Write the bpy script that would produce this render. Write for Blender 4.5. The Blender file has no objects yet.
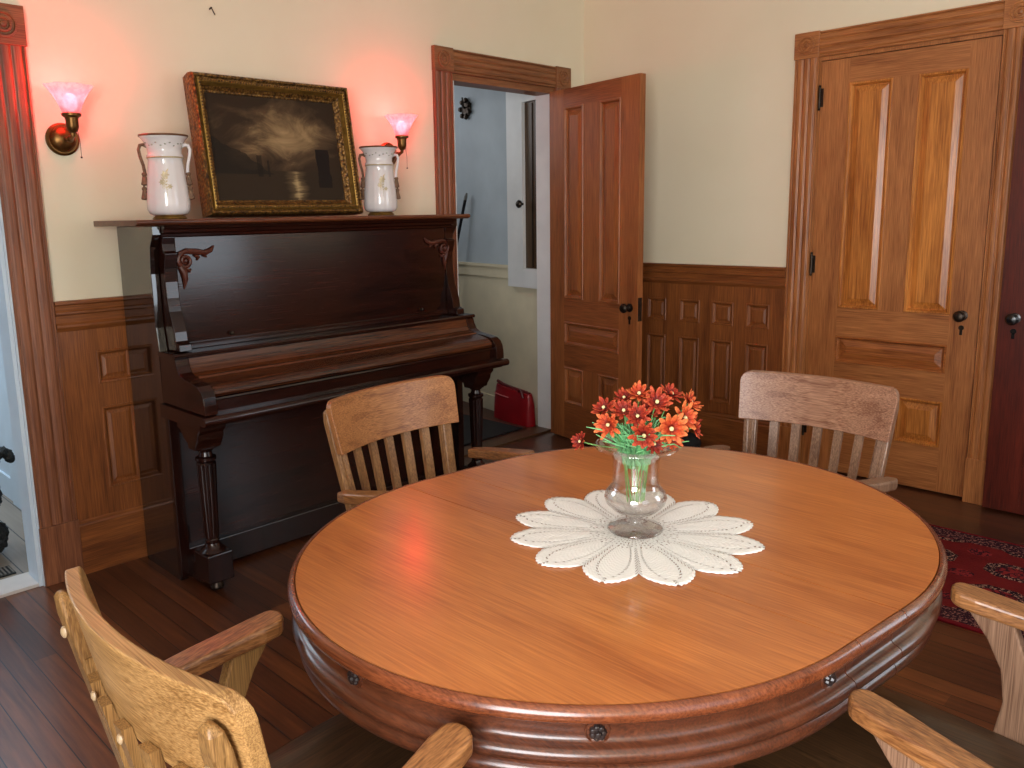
import bpy, bmesh, math, random
from math import sin, cos, pi, radians, sqrt
from mathutils import Vector, Matrix, Euler, noise
random.seed(7)
S = bpy.context.scene
COL = S.collection

# ------------------------------------------------------------------ camera
cd = bpy.data.cameras.new('camera'); cam = bpy.data.objects.new('camera', cd); COL.objects.link(cam)
cd.sensor_width = 36; cd.lens = 817.65/1024*36
cd.shift_x = (512-480.33)/1024; cd.shift_y = (356.71-384)/1024
cd.clip_start = .02; cd.clip_end = 60
R_ = Vector((.709126, -.704822, -.01914)); U_ = Vector((.134264, .108335, .985006)); F_ = Vector((.69218, .701063, -.171456))
M = Matrix((R_, U_, -F_)).transposed().to_4x4(); M.translation = Vector((-4.27197, -3.34958, 1.39583))
cam.matrix_world = M
S.camera = cam
S.view_settings.view_transform = 'Standard'; S.view_settings.look = 'None'
S.view_settings.gamma = 1; S.view_settings.use_curve_mapping = False
S.view_settings.exposure = 0.0
S.cycles.use_denoising = True
S.cycles.max_bounces = 8; S.cycles.diffuse_bounces = 4; S.cycles.glossy_bounces = 4
S.cycles.transmission_bounces = 8; S.cycles.transparent_max_bounces = 12
S.cycles.sample_clamp_indirect = 6; S.cycles.caustics_reflective = False; S.cycles.caustics_refractive = False

# ------------------------------------------------------------------ world, window light and added fill lamps
W = bpy.data.worlds.new('world'); S.world = W; W.use_nodes = True
W.node_tree.nodes['Background'].inputs[0].default_value = (.72, .86, 1, 1)
W.node_tree.nodes['Background'].inputs[1].default_value = 1.0
def area(name, loc, rot, sx, sy, power, col):
    l = bpy.data.lights.new(name, 'AREA'); l.shape = 'RECTANGLE'; l.size = sx; l.size_y = sy; l.energy = power; l.color = col
    o = bpy.data.objects.new(name, l); COL.objects.link(o); o.location = loc; o.rotation_euler = rot
    return o
WIN_A = (-6.2, -3.3, -1.7, .72, 2.25)      # wall_left: x, y0, y1, z0, z1
WIN_B = (-4.8, -1.35, -.15, .74, 2.35)     # wall_front: y, x0, x1, z0, z1
WIN_C = (-4.8, -4.3, -3.1, .74, 2.35)
area('daylight_left_window', (-5.48, -3.9, 1.49), (0, radians(-90), 0), 1.53, 1.6, 170, (.97, .98, 1))
area('daylight_front_window', (-.75, -4.88, 1.55), (radians(90), 0, 0), 1.2, 1.6, 26, (.82, .91, 1))
area('daylight_second_front_window', (-3.7, -4.88, 1.55), (radians(90), 0, 0), 1.2, 1.6, 6, (.93, .97, 1))
area('kitchen_fill_light', (-4.0, 1.6, 2.3), (0, 0, 0), 1.4, 1.4, 40, (.74, .88, 1))  # area lamp added under the kitchen ceiling; no window stands there
area('hall_fill_light', (-.75, 1.9, 2.2), (radians(-60), 0, 0), .7, .8, 7, (.95, .96, 1))  # added lamp inside the closed hall

# ------------------------------------------------------------------ mesh helpers
def ident(u, v, h): return (u, v, h)
def frame(o, U, V, N):
    o = Vector(o); U = Vector(U); V = Vector(V); N = Vector(N)
    return lambda u, v, h: o+U*u+V*v+N*h
FB = frame((0, 0, 0), (1, 0, 0), (0, 0, 1), (0, -1, 0))       # back wall: u = x, v = z, h out of the wall
FR = frame((0, 0, 0), (0, -1, 0), (0, 0, 1), (-1, 0, 0))      # right wall: u = -y
class MB:
    def __init__(s, T=ident): s.v = []; s.f = []; s.T = T; s.uv = None
    def add(s, pts, faces):
        n = len(s.v)
        s.v += [Vector(s.T(*p)) for p in pts]; s.f += [[n+i for i in f] for f in faces]
        return s
    def box(s, a0, a1, b0, b1, c0, c1):
        p = [(a, b, c) for a in (a0, a1) for b in (b0, b1) for c in (c0, c1)]
        return s.add(p, [(0, 1, 3, 2), (4, 6, 7, 5), (0, 4, 5, 1), (2, 3, 7, 6), (0, 2, 6, 4), (1, 5, 7, 3)])
    def prism(s, prof, a, b, f):
        """prof: closed 2d outline; f(p, q, t) places profile point (p, q) at extrusion t"""
        n = len(prof)
        P = [f(p, q, a) for p, q in prof]+[f(p, q, b) for p, q in prof]
        F = [(i, (i+1) % n, n+(i+1) % n, n+i) for i in range(n)]+[tuple(range(n-1, -1, -1)), tuple(range(n, 2*n))]
        return s.add(P, F)
    def rings(s, u0, u1, v0, v1, ring, sign=1):
        pts = []; F = []
        for ins, h in ring:
            pts += [(u0+ins, v0+ins, h), (u1-ins, v0+ins, h), (u1-ins, v1-ins, h), (u0+ins, v1-ins, h)]
        for k in range(len(ring)-1):
            for i in range(4): F.append((4*k+i, 4*k+(i+1) % 4, 4*k+4+(i+1) % 4, 4*k+4+i))
        k = 4*(len(ring)-1); F.append((k, k+1, k+2, k+3))
        return s.add(pts, F)
    def lathe(s, prof, c=(0, 0, 0), n=32, ax='z', cap=True):
        P = []; F = []
        for r, z in prof:
            for i in range(n):
                a = 2*pi*i/n; x, y = r*cos(a), r*sin(a)
                q = {'z': (x, y, z), 'y': (x, z, y), 'x': (z, x, y)}[ax]
                P.append((c[0]+q[0], c[1]+q[1], c[2]+q[2]))
        m = len(prof)
        for k in range(m-1):
            for i in range(n): F.append((k*n+i, k*n+(i+1) % n, (k+1)*n+(i+1) % n, (k+1)*n+i))
        if cap:
            F.append(tuple(range(n-1, -1, -1))); F.append(tuple((m-1)*n+i for i in range(n)))
        return s.add(P, F)
    def tube(s, path, r, n=8, cap=True):
        path = [Vector(p) for p in path]; m = len(path)
        rr = r if isinstance(r, (list, tuple)) else [r]*m
        P = []; F = []; up = Vector((0, 0, 1)); prev = None
        for i, p in enumerate(path):
            t = (path[min(i+1, m-1)]-path[max(i-1, 0)])
            if t.length < 1e-9: t = Vector((0, 0, 1))
            t.normalize()
            if prev is None:
                a = t.cross(up) if abs(t.z) < .95 else t.cross(Vector((1, 0, 0)))
            else:
                a = prev-t*prev.dot(t)
            a.normalize(); b = t.cross(a); prev = a
            for k in range(n):
                an = 2*pi*k/n; q = p+(a*cos(an)+b*sin(an))*rr[i]; P.append(tuple(q))
        for i in range(m-1):
            for k in range(n): F.append((i*n+k, i*n+(k+1) % n, (i+1)*n+(k+1) % n, (i+1)*n+k))
        if cap: F.append(tuple(range(n-1, -1, -1))); F.append(tuple((m-1)*n+k for k in range(n)))
        return s.add(P, F)
    def ball(s, c, r, n=12, sq=(1, 1, 1)):
        prof = []
        m = n//2
        P = []; F = []
        for j in range(1, m):
            th = pi*j/m
            for i in range(n):
                a = 2*pi*i/n
                P.append((c[0]+r*sq[0]*sin(th)*cos(a), c[1]+r*sq[1]*sin(th)*sin(a), c[2]+r*sq[2]*cos(th)))
        P.append((c[0], c[1], c[2]+r*sq[2])); P.append((c[0], c[1], c[2]-r*sq[2]))
        for j in range(m-2):
            for i in range(n): F.append((j*n+i, j*n+(i+1) % n, (j+1)*n+(i+1) % n, (j+1)*n+i))
        t = len(P)-2
        for i in range(n): F.append((t, (i+1) % n, i)); F.append((t+1, (m-2)*n+i, (m-2)*n+(i+1) % n))
        return s.add(P, F)
    def grid(s, fn, nu, nv, closed=False, thick=None):
        """fn(a, b) -> point, a,b in 0..1. thick: fn2 for the other side -> closed slab"""
        P = []; F = []
        def sheet(g, off):
            for i in range(nu+1):
                for j in range(nv+1): P.append(g(i/nu, j/nv))
            for i in range(nu):
                for j in range(nv):
                    a = off+i*(nv+1)+j; F.append((a, a+nv+1, a+nv+2, a+1))
        sheet(fn, 0)
        if thick:
            o = len(P); sheet(thick, o); w = nv+1
            for i in range(nu):
                for j in (0, nv):
                    a = i*w+j; F.append((a, a+w, o+a+w, o+a))
            for j in range(nv):
                for i in (0, nu):
                    a = i*w+j; F.append((a, a+1, o+a+1, o+a))
        return s.add(P, F)
    def build(s, name, mat, parent=None, bev=0, seg=2, smooth=False, world=False, sub=0, kind=None, angle=35):
        me = bpy.data.meshes.new(name)
        off = Vector((0, 0, 0))
        if world and parent:
            p = parent
            while p: off += p.location; p = p.parent
        bm = bmesh.new()
        vs = [bm.verts.new(v-off) for v in s.v]
        for f in s.f:
            try: bm.faces.new([vs[i] for i in f])
            except ValueError: pass
        bmesh.ops.recalc_face_normals(bm, faces=bm.faces)
        if smooth:
            for f in bm.faces: f.smooth = True
            for e in bm.edges:
                if len(e.link_faces) == 2 and e.calc_face_angle(0) > radians(angle): e.smooth = False
        bm.to_mesh(me); bm.free()
        me.materials.append(mat)
        o = bpy.data.objects.new(name, me); COL.objects.link(o)
        if parent: o.parent = parent
        if bev:
            m = o.modifiers.new('bevel', 'BEVEL'); m.width = bev; m.segments = seg; m.limit_method = 'ANGLE'; m.angle_limit = radians(40)
            m.harden_normals = False
            for f in me.polygons: f.use_smooth = False
        if sub:
            m = o.modifiers.new('sub', 'SUBSURF'); m.levels = sub; m.render_levels = sub
        if kind: o['kind'] = kind
        return o
def tag(o, label, cat, group=None, kind=None):
    o['label'] = label; o['category'] = cat
    if group: o['group'] = group
    if kind: o['kind'] = kind
    return o
def thing(name, label, cat, loc=(0, 0, 0), rz=0, group=None):
    o = bpy.data.objects.new(name, None); COL.objects.link(o); o.empty_display_size = .05
    o.location = loc; o.rotation_euler = (0, 0, rz)
    return tag(o, label, cat, group)
def copy_tree(o, parent=None):
    c = o.copy(); COL.objects.link(c); c.parent = parent
    for ch in list(o.children): copy_tree(ch, c)
    return c
def arc(cx, cy, r, a0, a1, n): return [(cx+r*cos(a0+(a1-a0)*i/n), cy+r*sin(a0+(a1-a0)*i/n)) for i in range(n+1)]

# ------------------------------------------------------------------ materials
def lin(c):
    c = c/255; return c/12.92 if c <= .04045 else ((c+.055)/1.055)**2.4
def rgb(r, g, b): return (lin(r), lin(g), lin(b), 1)
def base(name, rough=.5, spec=.5, metal=0, coat=0, coat_r=.1):
    m = bpy.data.materials.new(name); m.use_nodes = True
    nt = m.node_tree; b = nt.nodes['Principled BSDF']
    b.inputs['Roughness'].default_value = rough; b.inputs['Specular IOR Level'].default_value = spec
    b.inputs['Metallic'].default_value = metal; b.inputs['Coat Weight'].default_value = coat; b.inputs['Coat Roughness'].default_value = coat_r
    return m, nt, b
def N(nt, t, **k):
    n = nt.nodes.new(t)
    for a, v in k.items(): setattr(n, a, v)
    return n
def ramp(nt, fac, stops):
    r = N(nt, 'ShaderNodeValToRGB'); e = r.color_ramp.elements
    while len(e) > 1: e.remove(e[-1])
    e[0].position = stops[0][0]; e[0].color = stops[0][1]
    for p, c in stops[1:]:
        x = e.new(p); x.color = c
    nt.links.new(fac, r.inputs[0]); return r.outputs[0]
def coords(nt, scale, kind='Object', loc=(0, 0, 0)):
    tc = N(nt, 'ShaderNodeTexCoord'); mp = N(nt, 'ShaderNodeMapping')
    mp.inputs['Scale'].default_value = scale; mp.inputs['Location'].default_value = loc
    nt.links.new(tc.outputs[kind], mp.inputs[0]); return mp.outputs[0]
def noise_(nt, vec, scale=1, detail=3, rough=.5, dist=0):
    n = N(nt, 'ShaderNodeTexNoise'); n.inputs['Scale'].default_value = scale; n.inputs['Detail'].default_value = detail
    n.inputs['Roughness'].default_value = rough; n.inputs['Distortion'].default_value = dist
    nt.links.new(vec, n.inputs['Vector']); return n.outputs['Fac']
def math_(nt, op, a, b=None, c=None):
    n = N(nt, 'ShaderNodeMath', operation=op)
    for i, x in enumerate((a, b, c)):
        if x is None: continue
        if isinstance(x, (int, float)): n.inputs[i].default_value = x
        else: nt.links.new(x, n.inputs[i])
    return n.outputs[0]
def mixc(nt, fac, a, b, blend='MIX'):
    n = N(nt, 'ShaderNodeMix', data_type='RGBA', blend_type=blend)
    for s_, x in ((n.inputs[0], fac), (n.inputs[6], a), (n.inputs[7], b)):
        if isinstance(x, (int, float, tuple)): s_.default_value = x
        else: nt.links.new(x, s_)
    return n.outputs[2]
def bump(nt, b, h, strength=.2, dist=.001):
    n = N(nt, 'ShaderNodeBump'); n.inputs['Strength'].default_value = strength; n.inputs['Distance'].default_value = dist
    nt.links.new(h, n.inputs['Height']); nt.links.new(n.outputs[0], b.inputs['Normal'])
def wood(name, dark, light, ax='z', rough=.4, coat=.0, grain=1.0, bumps=.15, coat_r=.15, spec=.5, cross=30, cathedral=.25):
    m, nt, b = base(name, rough, spec, 0, coat, coat_r)
    def sc(a, l): return {'x': (l, a, a), 'y': (a, l, a), 'z': (a, a, l)}[ax]
    n1 = noise_(nt, coords(nt, sc(cross*.45, 1.3)), 1, 4, .55, cathedral)
    n2 = noise_(nt, coords(nt, sc(cross*9, 7)), 1, 2, .6)
    n3 = noise_(nt, coords(nt, (1.7, 1.7, 1.7)), 1, 2)
    w = N(nt, 'ShaderNodeMath', operation='SINE'); nt.links.new(math_(nt, 'MULTIPLY', n1, 30), w.inputs[0])
    s = math_(nt, 'MULTIPLY_ADD', w.outputs[0], .04*grain, n1)
    s = math_(nt, 'MULTIPLY_ADD', math_(nt, 'SUBTRACT', n2, .5), 1.5*grain, s)
    s = math_(nt, 'MULTIPLY_ADD', math_(nt, 'SUBTRACT', n3, .5), .35, s)
    c = ramp(nt, s, [(.12, dark), (.88, light)])
    nt.links.new(c, b.inputs['Base Color'])
    bump(nt, b, n2, bumps, .0006)
    return m
def plain(name, col, rough=.5, metal=0, spec=.5, var=.12, scale=6, coat=0, bumps=0, bscale=60):
    m, nt, b = base(name, rough, spec, metal, coat)
    n = noise_(nt, coords(nt, (scale,)*3), 1, 3)
    lo = tuple(x*(1-var) for x in col[:3])+(1,); hi = tuple(min(1, x*(1+var)) for x in col[:3])+(1,)
    nt.links.new(ramp(nt, n, [(.3, lo), (.7, hi)]), b.inputs['Base Color'])
    if bumps: bump(nt, b, noise_(nt, coords(nt, (bscale,)*3), 1, 3), bumps, .001)
    return m
OAK_D, OAK_L = rgb(122, 68, 32), rgb(190, 124, 70)
oak_z = wood('golden oak upright', OAK_D, OAK_L, 'z', .38)
oak_x = wood('golden oak lengthwise', OAK_D, OAK_L, 'x', .38)
oak_y = wood('golden oak crosswise', OAK_D, OAK_L, 'y', .38)
pan_z = wood('figured oak panel', rgb(138, 76, 28), rgb(208, 134, 62), 'z', .33, cathedral=.7, cross=20)
pan_x = wood('figured oak rail panel', rgb(120, 64, 28), rgb(182, 110, 56), 'x', .33, cathedral=.7, cross=20)
leaf_z = wood('red oak upright', rgb(112, 60, 28), rgb(174, 106, 56), 'z', .36)
leaf_x = wood('red oak rail', rgb(104, 54, 24), rgb(164, 96, 50), 'x', .36)
ws_z = wood('wainscot oak upright', rgb(92, 46, 18), rgb(150, 88, 42), 'z', .42)
ws_x = wood('wainscot oak lengthwise', rgb(92, 46, 18), rgb(150, 88, 42), 'x', .42)
ws_y = wood('wainscot oak crosswise', rgb(92, 46, 18), rgb(150, 88, 42), 'y', .42)
cas_z = wood('red stained casing', rgb(92, 50, 30), rgb(148, 92, 60), 'z', .45)
cas_x = wood('red stained casing head', rgb(96, 54, 28), rgb(154, 100, 60), 'x', .45)
darkdoor_z = wood('mahogany door', rgb(52, 14, 8), rgb(98, 34, 20), 'z', .32)
piano_x = wood('piano rosewood', rgb(14, 6, 4), rgb(52, 21, 13), 'x', .15, .0, spec=.45)
piano_z = wood('piano rosewood upright', rgb(12, 5, 4), rgb(44, 18, 12), 'z', .22, .0, spec=.45)
piano_side = wood('piano glossy side', rgb(10, 6, 4), rgb(30, 15, 9), 'z', .12, .9, coat_r=.04, bumps=.02)
piano_lid = wood('piano worn lid', rgb(60, 26, 14), rgb(120, 66, 36), 'x', .3, .2)
piano_fall = wood('piano fallboard wood', rgb(36, 15, 8), rgb(96, 50, 24), 'x', .26, .0)
carve = plain('carved rosewood', rgb(74, 32, 20), .35, var=.3, scale=40)
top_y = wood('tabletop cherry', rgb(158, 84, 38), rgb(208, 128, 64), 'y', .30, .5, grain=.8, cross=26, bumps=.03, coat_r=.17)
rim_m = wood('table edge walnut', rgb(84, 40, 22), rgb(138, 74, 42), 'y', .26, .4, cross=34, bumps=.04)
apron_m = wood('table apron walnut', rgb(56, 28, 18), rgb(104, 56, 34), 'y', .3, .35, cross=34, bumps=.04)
chair_x = wood('chair oak lengthwise', rgb(120, 70, 34), rgb(184, 124, 72), 'x', .42, .1, grain=1.3, cross=60)
chair_z = wood('chair oak upright', rgb(104, 66, 36), rgb(168, 122, 76), 'z', .45, grain=1.3, cross=60)
chair_y = wood('chair oak arm', rgb(104, 62, 32), rgb(170, 116, 68), 'y', .36, .15, grain=1.3)
seat_m = wood('chair seat oak', rgb(42, 28, 16), rgb(80, 54, 32), 'y', .35, .2, grain=1.2)
grey_x = wood('greyish oak crest', rgb(110, 68, 46), rgb(176, 132, 104), 'x', .42, .1, grain=1.3, cross=60)  # greyer tone of the chair oak
grey_z = wood('worn grey oak slat', rgb(100, 68, 48), rgb(160, 124, 98), 'z', .42, .1, grain=1.3, cross=60)
lit_x = wood('window-lit oak crest', rgb(124, 86, 44), rgb(196, 152, 96), 'x', .42, .1, grain=1.2, cross=60)  # chair oak made yellower: window light painted into the colour
lit_z = wood('window-lit oak slat', rgb(104, 72, 38), rgb(172, 130, 78), 'z', .42, .1, grain=1.2, cross=60)
button = plain('wooden button', rgb(176, 150, 116), .4)
brass = plain('aged brass', rgb(116, 82, 44), .35, .9, var=.3, scale=30)
bronze = plain('dark bronze', rgb(56, 46, 38), .38, .8, var=.3, scale=50)
blackm = plain('black enamel', rgb(16, 15, 16), .25, var=.2)
white_paint = plain('white paint', rgb(226, 226, 224), .45, var=.05)
hall_white = plain('cream hall paint', rgb(218, 206, 176), .6, var=.06)
kitchen_paint = plain('pale kitchen paint', rgb(206, 220, 232), .6, var=.04)
porcelain = plain('white porcelain', rgb(228, 222, 220), .12, spec=.6, var=.04)
gilt = plain('gilt', rgb(158, 122, 58), .35, .7, var=.3, scale=40)
gilt_pale = plain('faded gilt motif', rgb(186, 168, 134), .4, .2, var=.2, scale=40)
cordm = plain('brown cord', rgb(112, 84, 62), .7, var=.35, scale=90, bumps=.6, bscale=300)
red_bag = plain('red leatherette', rgb(150, 10, 22), .38, var=.2)
dark_red = plain('dark red strap', rgb(96, 10, 16), .45)
black_fur = plain('black curly fur', rgb(10, 10, 12), .7, var=.4, scale=60, bumps=1, bscale=160)
mat_black = plain('black mat', rgb(14, 12, 12), .8)
iron = plain('black iron', rgb(30, 30, 36), .4, .6)
grate_m = plain('dark floor grate', rgb(40, 38, 36), .5, .6)
green_m = plain('green artificial foliage', rgb(116, 186, 124), .5, var=.35, scale=30)
stem_m = plain('green flower stem', rgb(110, 158, 88), .5, var=.3, scale=30)
cream_c = plain('cream flower centre', rgb(238, 220, 160), .6)
def petal_mat(name, inner, mid, tip):
    m, nt, b = base(name, .6, .3)
    tc = N(nt, 'ShaderNodeTexCoord'); vl = N(nt, 'ShaderNodeVectorMath', operation='LENGTH'); nt.links.new(tc.outputs['Object'], vl.inputs[0])
    n = noise_(nt, coords(nt, (170,)*3), 1, 2)
    f = math_(nt, 'MULTIPLY_ADD', math_(nt, 'SUBTRACT', n, .5), .9, math_(nt, 'MULTIPLY', vl.outputs['Value'], 30))
    nt.links.new(ramp(nt, f, [(.1, inner), (.5, mid), (.85, tip)]), b.inputs['Base Color']); return m
orange_p = petal_mat('orange petals', rgb(112, 28, 18), rgb(188, 66, 32), rgb(220, 118, 64))
red_p = petal_mat('rust red petals', rgb(84, 20, 16), rgb(150, 40, 22), rgb(196, 84, 50))

# wall plaster
def plaster(name, a, c):
    m, nt, b = base(name, .75, .3)
    n = noise_(nt, coords(nt, (1.1,)*3), 1, 4, .55)
    nt.links.new(ramp(nt, n, [(.3, a), (.7, c)]), b.inputs['Base Color'])
    bump(nt, b, noise_(nt, coords(nt, (16,)*3), 1, 4), .12, .003)
    return m
wall_m = plaster('cream plaster', rgb(226, 215, 186), rgb(234, 224, 197))
ceil_m = plaster('ceiling plaster', rgb(226, 222, 212), rgb(232, 228, 218))

# floor boards running along y
def floor_mat(name, a, b2, c3, width=.062, rough=.3, coat=.25):
    m, nt, b = base(name, rough, .5, 0, coat, .2)
    tc = N(nt, 'ShaderNodeTexCoord'); sp = N(nt, 'ShaderNodeSeparateXYZ'); nt.links.new(tc.outputs['Object'], sp.inputs[0])
    xs = math_(nt, 'DIVIDE', sp.outputs[0], width); ix = math_(nt, 'FLOOR', xs)
    wn = N(nt, 'ShaderNodeTexWhiteNoise', noise_dimensions='1D'); nt.links.new(ix, wn.inputs['W'])
    ys = math_(nt, 'MULTIPLY_ADD', wn.outputs['Value'], 2.7, sp.outputs[1]); iy = math_(nt, 'FLOOR', math_(nt, 'DIVIDE', ys, 1.9))
    cb = N(nt, 'ShaderNodeCombineXYZ'); nt.links.new(ix, cb.inputs[0]); nt.links.new(iy, cb.inputs[1])
    w2 = N(nt, 'ShaderNodeTexWhiteNoise', noise_dimensions='2D'); nt.links.new(cb.outputs[0], w2.inputs['Vector'])
    g = noise_(nt, coords(nt, (60, 3, 1)), 1, 4, .6)
    big = noise_(nt, coords(nt, (1.3, .9, 1)), 1, 2)
    s = math_(nt, 'MULTIPLY_ADD', w2.outputs['Value'], .22, math_(nt, 'MULTIPLY_ADD', g, .5, .05))
    s = math_(nt, 'MULTIPLY_ADD', math_(nt, 'SUBTRACT', big, .5), .5, s)
    c = ramp(nt, s, [(.15, a), (.45, b2), (.8, c3)])
    fx = math_(nt, 'FRACT', xs); ed = math_(nt, 'LESS_THAN', math_(nt, 'ABSOLUTE', math_(nt, 'SUBTRACT', fx, .5)), .478)
    c2 = mixc(nt, ed, rgb(20, 10, 6), c)
    nt.links.new(c2, b.inputs['Base Color'])
    h = math_(nt, 'MULTIPLY_ADD', ed, .6, math_(nt, 'MULTIPLY', g, .25))
    bump(nt, b, h, .35, .0015)
    return m
floor_m = floor_mat('old heart pine boards', rgb(42, 22, 14), rgb(88, 48, 27), rgb(150, 88, 46), .072)
kfloor_m = floor_mat('grey brown kitchen boards', rgb(92, 80, 70), rgb(136, 120, 104), rgb(160, 144, 126), .11)

# rug
def rug_mat():
    m, nt, b = base('red patterned rug', .95, .1)
    tc = N(nt, 'ShaderNodeTexCoord'); sp = N(nt, 'ShaderNodeSeparateXYZ'); nt.links.new(tc.outputs['Object'], sp.inputs[0])
    x, y = sp.outputs[0], sp.outputs[1]
    def cell(px, ox, py, oy, rx, ry):
        fx = math_(nt, 'SUBTRACT', math_(nt, 'FRACT', math_(nt, 'MULTIPLY_ADD', x, 1/px, ox)), .5)
        fy = math_(nt, 'SUBTRACT', math_(nt, 'FRACT', math_(nt, 'MULTIPLY_ADD', y, 1/py, oy)), .5)
        ax = math_(nt, 'DIVIDE', math_(nt, 'ABSOLUTE', fx), rx); ay = math_(nt, 'DIVIDE', math_(nt, 'ABSOLUTE', fy), ry)
        return math_(nt, 'MAXIMUM', math_(nt, 'MAXIMUM', ax, ay), math_(nt, 'MULTIPLY', math_(nt, 'ADD', ax, ay), .68))
    d = cell(.25, .0, .30, .2, .3, .33)
    med = math_(nt, 'LESS_THAN', d, 1); inner = math_(nt, 'LESS_THAN', d, .62)
    d2 = cell(.25, .5, .30, .7, .13, .14); small = math_(nt, 'LESS_THAN', d2, 1)
    spk = noise_(nt, coords(nt, (95,)*3), 1, 2, .7); sp2 = math_(nt, 'GREATER_THAN', spk, .56)
    sp3 = math_(nt, 'GREATER_THAN', noise_(nt, coords(nt, (60,)*3, loc=(9, 3, 1)), 1, 2, .7), .5)
    field = mixc(nt, noise_(nt, coords(nt, (9,)*3), 1, 3), rgb(72, 12, 14), rgb(112, 28, 26))
    dark = mixc(nt, sp2, rgb(34, 16, 22), rgb(150, 110, 92))
    dark2 = mixc(nt, sp3, rgb(48, 18, 24), rgb(120, 34, 34))
    c = mixc(nt, small, field, dark2); c = mixc(nt, med, c, dark); c = mixc(nt, inner, c, dark2)
    ax = math_(nt, 'ABSOLUTE', x); bor = math_(nt, 'GREATER_THAN', ax, .335)
    bcol = mixc(nt, sp2, rgb(44, 18, 26), rgb(128, 84, 74))
    c = mixc(nt, bor, c, bcol)
    band = math_(nt, 'GREATER_THAN', ax, .43); c = mixc(nt, band, c, rgb(96, 16, 22))
    nt.links.new(c, b.inputs['Base Color']); bump(nt, b, spk, .6, .003)
    return m
# glass
def glass_mat(name='clear glass', col=(1, 1, 1, 1)):
    m, nt, b = base(name, .02, .5)
    b.inputs['Base Color'].default_value = col; b.inputs['Transmission Weight'].default_value = 1; b.inputs['IOR'].default_value = 1.45
    n = noise_(nt, coords(nt, (14,)*3), 1, 2); bump(nt, b, n, .08, .002)
    return m
def thin_glass():
    m = bpy.data.materials.new('thin clear glass'); m.use_nodes = True; nt = m.node_tree
    for n in list(nt.nodes): nt.nodes.remove(n)
    out = N(nt, 'ShaderNodeOutputMaterial'); gl = N(nt, 'ShaderNodeBsdfGlossy'); tp = N(nt, 'ShaderNodeBsdfTransparent'); fr_ = N(nt, 'ShaderNodeLayerWeight'); fr_.inputs[0].default_value = .5
    gl.inputs['Roughness'].default_value = .03; tp.inputs[0].default_value = (.995, .992, .99, 1)
    f = math_(nt, 'MULTIPLY_ADD', math_(nt, 'POWER', fr_.outputs['Facing'], 2.4), .7, .10)
    mx = N(nt, 'ShaderNodeMixShader'); nt.links.new(f, mx.inputs[0]); nt.links.new(tp.outputs[0], mx.inputs[1]); nt.links.new(gl.outputs[0], mx.inputs[2])
    nt.links.new(mx.outputs[0], out.inputs[0]); return m
glass = thin_glass()

# ------------------------------------------------------------------ room shell
H_ROOM = 2.95
XW, YF = -5.4, -4.8
b_ = MB()
b_.box(XW-.14, -4.25, 0, .1, 0, H_ROOM); b_.box(-4.25, -3.392, 0, .1, 2.03, H_ROOM); b_.box(-3.392, -1.14, 0, .1, 0, H_ROOM)
b_.box(-1.14, -.315, 0, .1, 2.125, H_ROOM); b_.box(-.315, .14, 0, .1, 0, H_ROOM)
b_.build('wall_back', wall_m, kind='structure')
b_ = MB()
b_.box(0, .14, -1.498, 0, 0, H_ROOM); b_.box(0, .14, -2.312, -1.498, 2.132, H_ROOM); b_.box(0, .14, YF, -2.312, 0, H_ROOM); b_.box(.06, .14, -2.312, -1.498, 0, 2.132)  # last box: unseen infill added behind the closet door against leaking light
b_.build('wall_right', wall_m, kind='structure')
def wall_holes(mb, a0, a1, holes, boxf):
    cur = a0
    for h0, h1, z0, z1 in holes:
        boxf(mb, cur, h0, 0, H_ROOM); boxf(mb, h0, h1, 0, z0); boxf(mb, h0, h1, z1, H_ROOM); cur = h1
    boxf(mb, cur, a1, 0, H_ROOM)
b_ = MB(); wall_holes(b_, XW-.14, .14, [(-4.3, -3.1, .75, 2.35), (-1.35, -.15, .75, 2.35)], lambda m, a, c, z0, z1: m.box(a, c, YF-.14, YF, z0, z1))
b_.build('wall_front', wall_m, kind='structure')
b_ = MB(); wall_holes(b_, YF, 0, [(-4.7, -3.1, .72, 2.25)], lambda m, a, c, z0, z1: m.box(XW-.14, XW, a, c, z0, z1))
b_.build('wall_left', wall_m, kind='structure')
MB().box(XW-.14, .14, YF-.14, .0, -.06, 0).build('floor', floor_m, kind='structure')
MB().box(XW-.14, .14, YF-.14, .1, H_ROOM, H_ROOM+.1).build('ceiling', ceil_m, kind='structure')
# windows behind the camera: frames with muntins
def window(name, T, a0, a1, z0, z1):
    m = MB(T)
    t = .05
    m.box(a0, a0+t, z0, z1, -.10, -.04); m.box(a1-t, a1, z0, z1, -.10, -.04)
    m.box(a0+t, a1-t, z0, z0+t, -.10, -.04); m.box(a0+t, a1-t, z1-t, z1, -.10, -.04)
    zm = (z0+z1)/2; m.box(a0+t, a1-t, zm-.02, zm+.02, -.09, -.05)
    if a1-a0 > 1.3: m.box((a0+a1)/2-.03, (a0+a1)/2+.03, z0+t, z1-t, -.10, -.04)
    o = m.build(name, white_paint, kind='structure')
    MB(T).box(a0-.05, a1+.05, z0-.035, z0, -.02, .05).build('window_sill', oak_x, o)
    return o
window('window_1', frame((XW, 0, 0), (0, 1, 0), (0, 0, 1), (1, 0, 0)), -4.7, -3.1, .72, 2.25)
FF = frame((0, YF, 0), (1, 0, 0), (0, 0, 1), (0, 1, 0))
window('window_2', FF, -1.35, -.15, .75, 2.35)
window('window_3', FF, -4.3, -3.1, .75, 2.35)

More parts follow.
